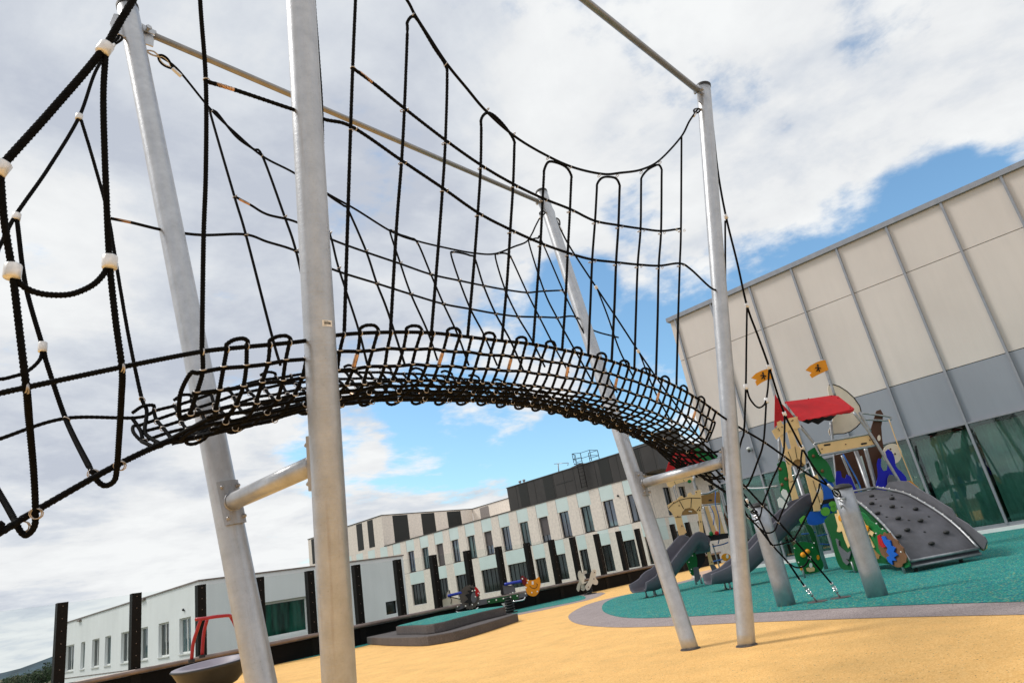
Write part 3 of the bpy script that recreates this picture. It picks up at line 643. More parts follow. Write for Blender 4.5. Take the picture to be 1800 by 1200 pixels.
for ka, kb, za, zb in ((2, 4, 6.03, 6.03), (1, 3, 5.93, 5.93)):
    A, B = pp(ka, za), pp(kb, zb); d = (B-A).normalized()
    MB().tube([A+d*(PR+.10), A.lerp(B, .5), B-d*(PR+.08)], .030 if ka == 1 else .036, 20).build('top_beam', 'beam', sf)
    for P_, s, k in ((A, 1, ka), (B, -1, kb)):
        br = MB(); ax = (pp(k, 3)-pp(k, 0)).normalized(); n_ = (d*s - ax*(d*s).dot(ax)).normalized(); side = ax.cross(n_).normalized()
        for sg in (1, -1):     # plates either way from the pole: beam side and guy side
            o_ = P_ + n_*sg*(PR-.01) - ax*.17
            br.prism([o_-side*.006, o_+ax*.26-side*.006, o_+n_*sg*.055+ax*.24-side*.006, o_+n_*sg*.10+ax*.10-side*.006, o_+n_*sg*.08-side*.006], side*.012)
            for w_ in (-.03, .03):
                if sg == 1: br.prism([P_+n_*.085+side*w_-ax*.035, P_+n_*.085+side*w_+ax*.035, P_+n_*.2+side*w_*.8+ax*.03, P_+n_*.2+side*w_*.8-ax*.03], side*.008)
        p = P_+n_*.125; br.tube([p-side*.06, p+side*.06], .014, 8).tube([p+side*.045, p+side*.062], .024, 6, smooth=False).tube([p-side*.062, p-side*.045], .024, 6, smooth=False)
        br.build('bracket', 'galv', sf)
st = pp(2, 2.40); 
# sticker with bar code on the nearest pole
d2 = (pp(2, 3)-pp(2, 2)).normalized(); q = onplane((572, 572), pp(2, 2.4), (fw.x, fw.y, 0)); zc = q.z; c0 = pp(2, zc); 
axv = (CO-c0); axv = (axv-d2*axv.dot(d2)).normalized(); sd_ = d2.cross(axv).normalized()
if sd_.dot(rt) < 0: sd_ = -sd_
def cyl_patch(mb, u0_, u1_, z0_, z1_, rr):
    nn = 6; vs = []
    for j in range(nn+1):
        u = u0_+(u1_-u0_)*j/nn; t = u/PR
        for z_ in (z0_, z1_): vs.append(c0+(axv*math.cos(t)+sd_*math.sin(t))*rr+d2*z_)
    mb.add(vs, [(2*j, 2*j+2, 2*j+3, 2*j+1) for j in range(nn)])
m = MB(); cyl_patch(m, .016, .074, -.017, .017, PR+.0015); pst = [o for o in sf.children if o.name.startswith('post') and 'sticker' in o.get('label', '')][0]
stk = m.build('sticker', 'hpl_white', pst)
m = MB(); u = .025; rnd = random.Random(3)
while u < .064:
    w_ = rnd.choice((.0008, .0014, .002)); cyl_patch(m, u, u+w_, -.006, .008, PR+.0022); u += w_+rnd.choice((.0008, .0014))
cyl_patch(m, .024, .05, .011, .0125, PR+.0022); cyl_patch(m, .022, .04, -.012, -.0105, PR+.0022)
m.build('barcode', 'cap', pst)

# short anchor posts at the foot of the ropes
def short_post(x, y, h, lab_):
    t_ = thing('anchor_post', lab_, 'post', (x, y, 0), 'short steel anchor posts at the bridge foot')
    m = MB(); m.tube([(x, y, z) for z in (-.05, h*.25, h*.5, h*.75, h)], .125, 36); m.build('tube', 'galv_short', t_)
    m = MB(); m.tube([(x, y, h+.001), (x, y, h+.02), (x, y, h+.05), (x, y, h+.065)], .13, 36, radii=[.131, .129, .10, .03]); m.build('cap', 'cap', t_)
    m = MB(); hk = V3((x-.125, y, h-.12))
    m.tube([hk+V3((.0, -.05, 0)), hk+V3((-.05, -.03, .0)), hk+V3((-.06, 0, 0)), hk+V3((-.05, .03, 0)), hk+V3((0, .05, 0))], .012, 8).tube([hk+V3((.0, .02, -.08)), hk+V3((-.06, .02, -.11)), hk+V3((-.06, .02, -.05))], .010, 8).build('hook', 'galv', t_)
    return t_
short_post(9.38, 3.12, 1.33, 'right short leaning-looking steel anchor post in front of the climbing wall')
short_post(9.466, 4.341, 1.33, 'left short steel anchor post with a dark slot beside the right slide')

# ================================================================== ROPE NET
nb = thing('rope_bridge', 'black rope net bridge slung between the steel poles', 'rope net', (4.2, 3.65, 2.2))
CLAMPS = []   # (pos, axis, radius, kind)
def ferr(p, d, r, ln, m='alu'):
    d = V3(d).normalized(); mb = MB(); p = V3(p)
    mb.tube([p-d*ln/2, p-d*ln*.42, p+d*ln*.42, p+d*ln/2], r, 14, radii=[r*.86, r, r, r*.86]); return mb.build('ferrule', m, nb)
def mkrope(name, pts, r=.0095):
    if name in ('hanger_rope', 'side_rope', 'top_rope') and r < .0108: r = .0113
    m = MB(); rope(m, pts, r); return m.build(name, 'rope', nb)
def clampat(p, ax, r=.0175): CLAMPS.append((V3(p), V3(ax), r))
# near wall ---------------------------------------------------------
BR2 = pp(2, 5.85)+V3((.12, .05, 0)); BR4 = pp(4, 5.83)+V3((-.13, .03, -.02))
neartop_px = [(672, -60), (715, 0), (729, 26), (752, 62), (785, 112), (820, 155), (855, 196), (905, 240), (960, 273), (1010, 295), (1060, 306), (1090, 304), (1128, 298), (1160, 281), (1197, 241), (1212, 213)]
nt3 = [hn(*c) for c in neartop_px]
mkrope('top_rope', [BR2, hn(600, -190)] + nt3 + [BR4], .0105)
mid0 = [hn(*c) for c in ((620, 120), (658, 148), (710, 190), (785, 248), (848, 292), (905, 325), (955, 349), (1003, 368), (1045, 388), (1087, 396), (1127, 402), (1163, 406), (1195, 402))]
mid1 = [hn(*c) for c in ((365, 144), (412, 158), (507, 190), (570, 210), (620, 224), (707, 283), (780, 332), (842, 375), (900, 405), (952, 428), (1000, 445), (1040, 456), (1083, 461), (1121, 465), (1159, 467), (1195, 463), (1215, 474), (1250, 506), (1270, 512))]
mkrope('side_rope', mid0, .010); mkrope('side_rope', mid1, .010)
NEAR = [  # hanger pixel polylines, top to bottom, on the near net plane
 [(346, -160), (352, 0), (362, 143), (362, 300), (358, 420), (355, 618)],
 [(545, -120), (552, 0), (566, 210), (564, 420), (553, 596)],
 [(629, -100), (625, 0), (620, 120), (614, 300), (605, 590)],
 None]
NU = [  # pairs joined by a U over the top: left leg, right leg
 ([(716, 60), (711, 190), (706, 283), (697, 400), (686, 590)], [(786, 140), (783, 248), (778, 332), (770, 440), (758, 590)], [(716, 40), (726, 29), (738, 42), (763, 84), (783, 115)]),
 ([(846, 230), (845, 292), (840, 375), (832, 480), (822, 592)], [(904, 262), (902, 325), (897, 405), (891, 500), (882, 600)], [(846, 210), (855, 199), (868, 203), (887, 222), (903, 246)]),
 ([(956, 310), (954, 349), (950, 428), (944, 510), (937, 607)], [(1004, 320), (1002, 368), (998, 445), (994, 530), (988, 616)], [(957, 298), (964, 285), (978, 286), (995, 294), (1004, 308)]),
 ([(1049, 335), (1046, 388), (1041, 456), (1038, 530), (1034, 625)], [(1089, 335), (1087, 396), (1083, 461), (1080, 540), (1075, 636)], [(1050, 323), (1058, 313), (1070, 311), (1083, 314), (1089, 325)]),
 ([(1127, 325), (1126, 402), (1121, 465), (1118, 550), (1115, 648)], [(1163, 310), (1162, 406), (1158, 467), (1156, 560), (1153, 663)], [(1128, 312), (1137, 300), (1148, 293), (1158, 290), (1163, 298)]),
]
hang_bot = []
for h in NEAR[:3]:
    mkrope('hanger_rope', [hn(*c) for c in h], .0105 if h is NEAR[0] else .0098); hang_bot.append(hn(*h[-1]))
for a, b, u in NU:
    mkrope('hanger_rope', [hn(*c) for c in reversed(a)] + [hn(*c) for c in u] + [hn(*c) for c in b])
h = [(1198, 241), (1197, 402), (1195, 463), (1192, 560), (1189, 679)]; mkrope('hanger_rope', [hn(*c) for c in h])
# clamps where side ropes cross hangers
for c in ((710, 190), (783, 248), (846, 292), (903, 325), (954, 349), (1002, 368), (1046, 388), (1087, 396), (1126, 402), (1162, 406), (1197, 402), (620, 224), (707, 283), (780, 332), (841, 375), (898, 405), (951, 428), (999, 445), (1040, 456), (1083, 461), (1121, 465), (1158, 467), (1195, 463)):
    clampat(hn(c[0]-3, c[1]+5), NPn.cross(V3((1, 0, 0))), .015); clampat(hn(c[0]+6, c[1]+3), (1, 0, -.4), .015)
for c in ((725, 27), (783, 113), (857, 193), (903, 236), (963, 278), (1002, 294), (1053, 309), (1085, 309), (1127, 303), (1160, 286)): clampat(hn(*c), (1, 0, -.5), .020)
ferr(hn(643, 136), hn(658, 148)-hn(628, 124), .0105, .105, 'brass'); ferr(hn(396, 153), hn(412, 158)-hn(380, 148), .0105, .10, 'brass'); ferr(hn(1188, 403.5), (1, 0, 0), .0105, .05)
clampat(hn(620, 120), (0, 0, 1), .016); clampat(hn(363, 141), (0, 0, 1), .017)
# far wall ----------------------------------------------------------
BR1 = pp(1, 5.68)+V3((.17, -.03, -.02)); BR3 = pp(3, 5.75)+V3((-.15, -.03, -.02))
ftop = [(312, 122), (370, 192), (415, 235), (462, 275), (515, 303), (575, 340), (625, 368), (690, 408), (735, 424), (795, 438), (835, 445), (870, 446), (905, 433), (925, 425), (935, 411), (942, 396)]
mkrope('top_rope', [BR1]+[hf(*c) for c in ftop]+[BR3], .0105)
midA = [(412, 345), (440, 360), (470, 377), (520, 390), (581, 420), (643, 443), (702, 463), (757, 482), (807, 493), (850, 502), (888, 509), (926, 514), (950, 512), (990, 510)]
midB = [(195, 384), (230, 391), (290, 405), (355, 413), (430, 412), (470, 425), (520, 441), (584, 473), (662, 498), (722, 517), (779, 534), (827, 543), (871, 551), (910, 556), (949, 557), (980, 558), (1012, 557), (1042, 580), (1087, 593)]
for ml in (midA, midB): mkrope('side_rope', [hf(*c) for c in ml])
FH = [[(375, 200), (412, 345), (432, 412), (478, 590), (493, 642)], [(462, 275), (500, 380), (520, 440), (548, 560), (570, 640)],
      [(548, 326), (579, 409), (595, 470), (629, 575), (646, 642)], [(612, 370), (643, 440), (662, 497), (681, 546), (712, 642)],
      [(688, 410), (703, 461), (722, 516), (751, 581), (769, 633)], [(734, 428), (757, 481), (779, 533), (804, 587), (824, 642)],
      [(794, 450), (807, 492), (827, 543), (850, 587), (874, 642)], [(835, 455), (850, 502), (871, 551), (897, 598), (920, 651)],
      [(871, 455), (888, 509), (910, 556), (935, 598), (958, 645)], [(898, 452), (926, 513), (948, 557), (975, 610), (1000, 655)],
      [(930, 430), (956, 510), (979, 558), (1012, 618), (1040, 668)], [(951, 421), (990, 511), (1012, 557), (1050, 630), (1085, 690)]]
FU = [((370, 200), (372, 196), (380, 197), (415, 240), (445, 262), (461, 274)), ((545, 322), (550, 318), (580, 345), (605, 362), (612, 369)), ((686, 409), (690, 406), (702, 412), (720, 418), (734, 427)), ((793, 448), (797, 443), (812, 445), (826, 449), (835, 455)), ((871, 453), (876, 446), (886, 445), (893, 447), (898, 452)), ((930, 428), (934, 422), (940, 419), (946, 419), (951, 421))]
for i in range(0, 12, 2):
    a, b = FH[i], FH[i+1]; mkrope('hanger_rope', [hf(*c) for c in reversed(a[1:])]+[hf(*c) for c in FU[i//2]]+[hf(*c) for c in b[1:]])
for h in FH:
    for c in h[1:3]: clampat(hf(c[0], c[1]+2), (0, .1, 1), .015); clampat(hf(c[0]+3, c[1]), (1, 0, -.3), .015)
for u in FU: clampat(hf(*u[1]), (1, 0, -.6), .018); clampat(hf(*u[-1]), (1, 0, -.6), .018)
ferr(hf(430, 355), hf(440, 360)-hf(420, 350), .0105, .10, 'brass'); ferr(hf(216, 388), hf(230, 391)-hf(202, 385), .0105, .11, 'brass'); ferr(hf(984, 510.5), (1, 0, 0), .0105, .06)
# edge ropes and trough ----------------------------------------------
edge_px = [(-90, 712), (0, 691), (45, 681), (215, 645), (355, 618), (430, 610), (530, 600), (603, 588), (684, 584), (757, 585), (821, 592), (881, 599), (937, 605), (987, 614.5), (1033, 624), (1075, 635), (1114.5, 648), (1153, 662.5), (1188, 679), (1230, 703), (1267, 730), (1285, 742), (1308, 756), (1342, 776), (1376, 800), (1406, 823), (1432, 840), (1455, 853)]
e3 = [hn(*c) for c in edge_px]; mkrope('edge_rope', [V3((-.95, 3.12, 0)), V3((-.3, 3.08, 1.05))]+e3, .0115)
def edge_at(x):
    for a, b in zip(e3, e3[1:]):
        if a.x <= x <= b.x: return a.lerp(b, (x-a.x)/(b.x-a.x))
    return e3[-1] if x > e3[-1].x else e3[0]
YC = 3.645
prof = [(0, 0), (.065, -.085), (.127, -.172), (.20, -.246), (.315, -.283), (.445, -.296), (.66, -.300)]
rmid = [(0, 0), (.065, -.085), (.125, -.170), (.20, -.245), (.30, -.280), (.44, -.292), (.60, -.245), (.76, -.190), (.88, -.135), (.97, -.065), (1.05, .015), (1.12, .09), (1.18, .165)]
rend = [(0, 0), (.012, -.095), (.065, -.185), (.14, -.262), (.27, -.312), (.43, -.330), (.68, -.30), (.90, -.275), (1.03, -.23), (1.14, -.18), (1.21, -.12), (1.28, -.06), (1.34, .0)]
def tp(x, j):
    """row j (0 near edge .. 12 far edge) of the net trough at bridge position x"""
    e_ = edge_at(x); t = max(-1, min(.45, (x-3.7)/2.6)); k = 1-t*t*abs(t)
    def ip(tb, c):
        i0 = min(11, int(j)); f_ = j-i0; return tb[i0][c]*(1-f_)+tb[i0+1][c]*f_
    a = ip(rend, 0)*(1-k)+ip(rmid, 0)*k; dz = ip(rend, 1)*(1-k)+ip(rmid, 1)*k
    if x > 4.9 and j > 5: dz += .085*(x-4.9)*(j-5)/6
    if x > 6.45 and 3 < j < 10: dz -= .42*(x-6.45)**1.2
    return V3((x, e_.y+a, e_.z+dz+.004*math.sin(x*19+j*2.1)))
X1, DX, NT = 1.19, .1086, 48
xs = [X1+DX*i for i in range(NT)]
WALL_I = {0}|set(range(7, 41, 3)); UP = [(1, 2), (3, 4)]+[(i+1, i+2) for i in range(7, 41, 3)]+[(44, 45)]
JR = [0, 1, 2, 3, 3.5, 4, 4.5, 5, 5.5, 6, 6.5, 7, 7.5, 8, 9, 10, 11, 12]
def xen(j): return xs[-1] + (.02 if j < 3.3 or j > 9 else .62 if 4 <= j <= 8 else .3)
def xst(j): return xs[0] + (-.02 if j < 3.3 else .10 if j < 4 else .17 if j <= 7 else .12)
for j in JR[1:]:
    a = xst(j); b = xen(j)
    n_ = int((b-a)/.11); pts = [tp(a+(b-a)*k/n_, j) for k in range(n_+1)]
    if j == 12:
        pts = [V3((-.95, 4.34, 0)), V3((-.1, 4.32, 1.3)), ony((-80, 800), 4.30), ony((0, 771), 4.30), ony((115, 735), 4.31)]+[p for p in pts if p.x > 1.25]+[V3((6.95, 4.27, 2.16)), V3((7.9, 4.30, 1.84)), V3((8.9, 4.33, 1.45)), V3((9.34, 4.34, 1.24))]
        mkrope('edge_rope', pts, .0110)
    else: mkrope('net_rope', pts, .0108)
def trans(i):
    x = xs[i]; base = []
    for j in JR:
        if x < xst(j)-.03: continue
        base.append(tp(x+.006*math.sin(j*1.7+i*2.3), j))
    return base
for k in range(1, 6):
    x_ = xs[-1]+.1086*k; mkrope('net_rope', [tp(x_, j) for j in JR if 4 <= j <= 8 and x_ < xen(j)+.03], .0108)
for i in range(2, NT+3, 2):
    a, b = tp(xs[0]+DX*i, 6.7), tp(xs[0]+DX*(i+1), 6.7); mkrope('loop_rope', [a+V3((0, -.05, .02)), a+V3((.005, 0, -.016)), (a+b)/2+V3((0, .02, -.030)), b+V3((-.005, .0, -.016)), b+V3((0, -.05, .02))], .0105)
UPd = {a: b for a, b in UP}; UPs = {b for a, b in UP}
mkrope('net_rope', trans(0), .0108)
for i in range(1, NT):
    if i in UPs: continue
    p = trans(i)
    if i in UPd:
        q2 = trans(UPd[i]); t0 = p[0]; t1 = q2[0]; hgt = .033+.010*random.random()
        top = [t0+V3((-.004, -.006, hgt*.55)), (t0*.75+t1*.25)+V3((0, -.02, hgt)), (t0*.25+t1*.75)+V3((0, -.02, hgt)), t1+V3((.004, -.006, hgt*.55))]
        # far side closes with a low U as well
        fb = [p[-1]+V3((0, .01, .04)), (p[-1]+q2[-1])/2+V3((0, .02, .06)), q2[-1]+V3((0, .01, .04))]
        pts = list(reversed(p)) + top + q2 + list(reversed(fb))
        mkrope('net_rope', pts, .0108)
        if i % 6 == 2 and i > 6: ferr((p[1]+p[2])/2, p[1]-p[2], .0125, .078, 'brass')
    else: mkrope('net_rope', p, .0108)
for i in range(NT):
    p = trans(i)
    for jj, j in enumerate(JR):
        if jj >= len(p): break
        if j != int(j) or (3 < j < 10 and (i+int(j)) % 2): continue
        if j in (0, 12): clampat(p[jj], (1, 0, 0) if i in WALL_I else (1, .25, .15), .0195)
        else:
            d_ = (tp(xs[i], min(12, j+1))-tp(xs[i], max(0, j-1))).normalized()
            clampat(p[jj]-d_*.016+V3((0, 0, -.006)), V3((1, .15, 0)).cross(d_).cross(V3((1, 0, 0)))*1.0+V3((.3, 0, 0)), .0165)
for k in range(5): ferr(tp(2.6+k*.61, 8).lerp(tp(2.6+k*.61, 9), .5), tp(2.6+k*.61, 8)-tp(2.6+k*.61, 9), .012, .07, 'brass')
# end loops of the trough
for xe, sgn in ((xs[0]-.01, -1), (xs[-1]+.01, 1)):
    for j in (1, 4, 7, 9):
        xe_ = xen(j+1) if sgn > 0 else xst(j+1)
        a, b = tp(xe_, j), tp(xe_, j+2); mkrope('net_rope', [a, a+V3((sgn*.03, 0, -.005)), (a+b)/2+V3((sgn*.05, 0, 0)), b+V3((sgn*.03, 0, -.005)), b], .0105)
# left approach: centre rope and V hangers ------------------------------
cen = [V3((-1.0, 3.64, 0)), ony((-90, 985), 3.62), ony((0, 936), 3.62), ony((55, 902), 3.62), ony((200, 820), 3.62), ony((300, 774), 3.64), tp(1.4, 6), tp(1.8, 6)]
mkrope('centre_rope', cen, .0165)
BRG2 = pp(2, 5.83)+V3((-.13, 0, 0)); BRG1 = pp(1, 5.72)+V3((-.12, -.02, 0))
mkrope('guy_rope', [BRG2, hn(240, -10), hn(184, 84), hn(95, 190), hn(0, 296), hn(-60, 372), V3((-.35, 3.05, 1.5)), V3((-.95, 3.12, 0))], .0165)
mkrope('guy_rope', [BRG1, hf(170, 122), hf(139, 206), hf(85, 296), hf(28, 378), hf(0, 432), hf(-50, 520), V3((-.2, 4.34, 1.55)), V3((-.95, 4.34, 0))], .0125)
cy_ = lambda c, y: ony(c, y)
V1 = [hn(186, 92), hn(182, 180), hn(187, 340), hn(193, 462), hn(203, 560), hn(214, 645), cy_((213, 700), 3.15), cy_((209, 770), 3.4), cy_((205, 825), 3.58), cy_((200, 845), 3.63), cy_((185, 853), 3.68), cy_((172, 845), 3.70), cy_((165, 830), 3.72), cy_((157, 820), 3.76), cy_((117, 739), 4.28), hf(83, 640), hf(75, 608), hf(45, 500), hf(30, 386)]
mkrope('hanger_rope', V1, .0135)
V2 = [hn(1, 305), hn(8, 390), hn(22, 478), hn(32, 560), hn(46, 680), cy_((52, 750), 3.25), cy_((59, 830), 3.45), cy_((62, 895), 3.58), cy_((60, 925), 3.63), cy_((46, 940), 3.68), cy_((34, 930), 3.70), cy_((25, 912), 3.73), cy_((0, 868), 3.95), cy_((-40, 800), 4.28)]
mkrope('hanger_rope', V2, .0135)
V3_ = [hf(143, 212), hf(165, 285), hf(190, 378), hf(207, 480), hf(226, 590), cy_((248, 695), 4.32), cy_((258, 722), 4.27), tp(xst(9)+.01, 10), tp(xst(9)+.02, 9), tp(xst(9)+.03, 8)]
mkrope('hanger_rope', V3_, .0120)
mkrope('loop_rope', [hn(24, 480), hn(34, 497), hn(55, 511), hn(85, 518), hn(125, 517), hn(160, 503), hn(180, 485), hn(190, 468)], .0125)
mkrope('loop_rope', [hf(75, 612), hf(70, 632), hf(50, 651), hf(25, 661), hf(-10, 665), hf(-60, 640), hf(-60, 545)], .0110)
ferr(hn(184, 86), hn(150, 130)-hn(200, 60), .031, .062); ferr(hn(1, 296), hn(20, 270)-hn(-20, 320), .031, .062); ferr(hn(193, 461), (0, 0, 1), .031, .062); ferr(hn(22, 477), (.03, 0, 1), .031, .062)
ferr(hf(139, 206), (.1, 0, 1), .024, .05); ferr(hf(29, 381), (.1, 0, 1), .024, .05); ferr(hf(75, 610), (.0, 0, 1), .024, .062)
clampat(hn(214, 645), (1, 0, 0), .022); clampat(hn(216, 647), (1, 0, .2), .022); clampat(hn(46, 681), (1, 0, 0), .022); clampat(hn(48, 683), (1, 0, .2), .022)
for c, y in (((209, 818), 3.58), ((163, 833), 3.72), ((62, 902), 3.58), ((40, 925), 3.70)): clampat(cy_(c, y), (.5, .8, .5), .027); clampat(cy_((c[0]+3, c[1]), y), (.5, .8, .5), .027)
clampat(cy_((117, 737), 4.29), (.6, .2, .7), .022); clampat(cy_((250, 702), 4.32), (.6, .2, .7), .022); clampat(hf(190, 383), (0, 0, 1), .017)
# right approach --------------------------------------------------------
lad1 = [tp(6.25, 5), tp(6.55, 5), ony((1280, 826), 3.56), ony((1309, 854), 3.58), ony((1340, 887), 3.59), ony((1368, 916), 3.60), ony((1396, 948), 3.61), ony((1423, 979), 3.63), ony((1450, 1011), 3.64), ony((1461, 1024), 3.645)]
lad2 = [tp(6.2, 7), tp(6.6, 7), ony((1290, 876), 3.84), ony((1315, 908), 3.85), ony((1333, 926), 3.86), ony((1358, 958), 3.87), ony((1385, 988), 3.89), ony((1405, 1017), 3.90), ony((1413, 1028), 3.905)]
mkrope('ladder_rope', lad1, .0125); mkrope('ladder_rope', lad2, .0125)
g1, g2 = onz((1478, 1051)), onz((1437, 1058))
for a, g in ((lad1[-1], g1), (lad2[-1], g2)):
    m = MB(); m.tube([a, a.lerp(g, .2)], .020, 10).tube([a.lerp(g, .2), a.lerp(g, .5)], .011, 8).tube([a.lerp(g, .45), a.lerp(g, .60)], .020, 10).tube([a.lerp(g, .55), g], .012, 8); m.ring(a.lerp(g, .28), g-a, .02, .008).ring(a.lerp(g, .42), g-a, .02, .008); m.build('turnbuckle', 'chrome', nb)
    tag(MB().tube([g+V3((0, 0, .004)), g+V3((0, 0, .014))], .13, 28, smooth=False).build('anchor_plate', 'step_rubber'), {0: 'dark round ground plate nearer the right short post', 1: 'dark round ground plate nearer the left short post'}[0 if g is g1 else 1], 'ground plate', 'ground plates under the bridge foot')
def rung(a, b, sag): return mkrope('rung_rope', [a, a.lerp(b, .25)+V3((0, 0, -sag*.8)), a.lerp(b, .5)+V3((0, 0, -sag)), a.lerp(b, .75)+V3((0, 0, -sag*.8)), b], .010)
rung(lad2[4], lad1[5], .10); rung(lad2[5], lad1[6], .01); rung(lad2[6], lad1[7], .09); rung(lad2[3], lad1[4], .10); rung(lad2[2], lad1[3], .02)
for p in lad1[3:8]+lad2[3:8]: clampat(p, (.8, 0, -.6), .02); clampat(p+V3((.02, 0, -.02)), (0, 1, 0), .018)
mkrope('guy_rope', [pp(4, 5.75)+V3((.12, -.02, 0)), hn(1262, 302), hn(1276, 380), hn(1296, 462), hn(1313, 537), hn(1333, 592), hn(1352, 645), hn(1366, 690), hn(1379, 727), hn(1395, 759), hn(1410, 787), hn(1430, 820), hn(1455, 852), V3((9.24, 3.13, 1.24))], .0125)
for c in ((1276, 381), (1313, 537), (1351, 645), (1379, 727), (1410, 786)): ferr(hn(*c), (.3, 0, -1), .023, .055)
mkrope('guy_rope', [pp(3, 5.72)+V3((.14, 0, 0)), hf(1000, 431), hf(1048, 505), hf(1086, 562), hf(1122, 617), hf(1162, 675), hf(1205, 735), V3((9.3, 4.36, 1.26))], .0125)
for c in ((1048, 505), (1122, 617)): ferr(hf(*c), (.4, 0, -1), .023, .055)
bk_ = V3((.16, .10, 0))
RH = [[hn(1276, 386)+V3((.02, .02, 0)), hn(1277, 500)+bk_, hn(1274, 640)+bk_, hn(1277, 733)+bk_*.8, ony((1268, 790), 3.3), tp(6.3, 5)],
      [hn(1313, 541), hn(1312, 610), hn(1311, 680), hn(1308, 755), ony((1303, 775), 3.15), ony((1290, 825), 3.5)],
      [hn(1352, 648), hn(1350, 680), hn(1347, 706), hn(1342, 776), ony((1330, 815), 3.3), ony((1316, 850), 3.5), ony((1309, 855), 3.58)],
      [hn(1379, 730), hn(1379, 760), hn(1376, 800), ony((1358, 842), 3.35), ony((1340, 887), 3.59)],
      [hn(1410, 790), hn(1408, 806), hn(1406, 823), ony((1385, 874), 3.38), ony((1368, 916), 3.60)],
      [ony((1441, 850), 3.2), ony((1437, 866), 3.22), ony((1420, 902), 3.4), ony((1396, 948), 3.61)],
      [hf(1050, 508), hf(1068, 555), hf(1089, 615), hf(1112, 660)], [hf(1124, 620), hf(1150, 685), hf(1182, 745)],
      [ony((1306, 866), 4.2), ony((1322, 889), 4.1), ony((1331, 904), 4.0), ony((1355, 957), 3.87)]]
for h in RH: mkrope('hanger_rope', h, .0105)
mkrope('loop_rope', [hn(1313, 684), hn(1318, 700), hn(1328, 713), hn(1336, 716), hn(1344, 710), hn(1347, 700)], .0105)
for p, d_, r_ in ((hn(1311, 680), (0, 0, 1), .024), (hn(1347, 704), (.1, 0, 1), .024), (ony((1439, 862), 3.22), ony((1441, 850), 3.2)-ony((1430, 882), 3.3), .018), (ony((1314, 880), 4.15), (.4, 0, -.6), .018)): ferr(p, d_, r_, .062)
for c in ((1308, 756), (1342, 776), (1376, 800), (1406, 823)): clampat(hn(*c), (1, 0, -.2), .02); clampat(hn(c[0]+3, c[1]+2), (1, 0, -.2), .02)
# thimbles, shackles and sleeves at the pole tops
for P_, tgt in ((BR1, hf(330, 145)), (BR4, hn(1205, 228)), (BR3, hf(938, 405)), (BRG1, hf(170, 122)), (pp(3, 5.72)+V3((.14, 0, 0)), hf(1005, 440)), (V3((9.24, 3.13, 1.24)), hn(1445, 840)), (V3((9.34, 4.34, 1.24)), V3((9.0, 4.33, 1.42)))):
    d_ = (tgt-P_).normalized(); s_ = d_.cross(V3((0, 0, 1))).normalized(); u_ = d_.cross(s_)
    side = s_ if abs(d_.z) < .9 else u_
    side = (rt - d_*rt.dot(d_)).normalized()
    loop = [P_, P_+d_*.03+side*.03, P_+d_*.08+side*.034, P_+d_*.14, P_+d_*.08-side*.034, P_+d_*.03-side*.03, P_]
    MB().tube(spline(loop, .01), .010, 8).build('rope_eye', 'rope', nb)
    ins_ = [P_+d_*.12+(q_-P_-d_*.07)*0 for q_ in loop[:1]]
    MB().tube(spline([P_+d_*.015, P_+d_*.035+side*.020, P_+d_*.08+side*.022, P_+d_*.12, P_+d_*.08-side*.022, P_+d_*.035-side*.020, P_+d_*.015], .01), .005, 6).build('thimble', 'alu', nb)
    ferr(P_+d_*.185, d_, .0165, .09)
    pk_ = min((1, 2, 3, 4), key=lambda k: (pp(k, P_.z)-P_).length) if P_.z > 2 else None
    q_ = pp(pk_, P_.z+.03) if pk_ else P_+V3((.14, 0, .02))
    MB().tube(spline([P_+d_*.02, P_+(q_-P_)*.25+side*.018, P_+(q_-P_)*.5, P_+(q_-P_)*.25-side*.018, P_+d_*.02], .01), .008, 6).build('shackle', 'clamp', nb)
# metal clamps: the hundred nearest as parts, the rest as one part
def clamp_mesh(mb, p, ax, r): mb.ring(p, ax, r*.92, .0026, 10, 5, part=1.0, wide=1.5); return mb
CLAMPS.sort(key=lambda c: (c[0]-CO).length)
for p, ax, r in CLAMPS[:100]: clamp_mesh(MB(), p, ax, r).build('clamp', 'clamp', nb)
m = MB()
for p, ax, r in CLAMPS[100:]: clamp_mesh(m, p, ax, r)
o = m.build('clamp_rings', 'clamp', nb); o['kind'] = 'stuff'

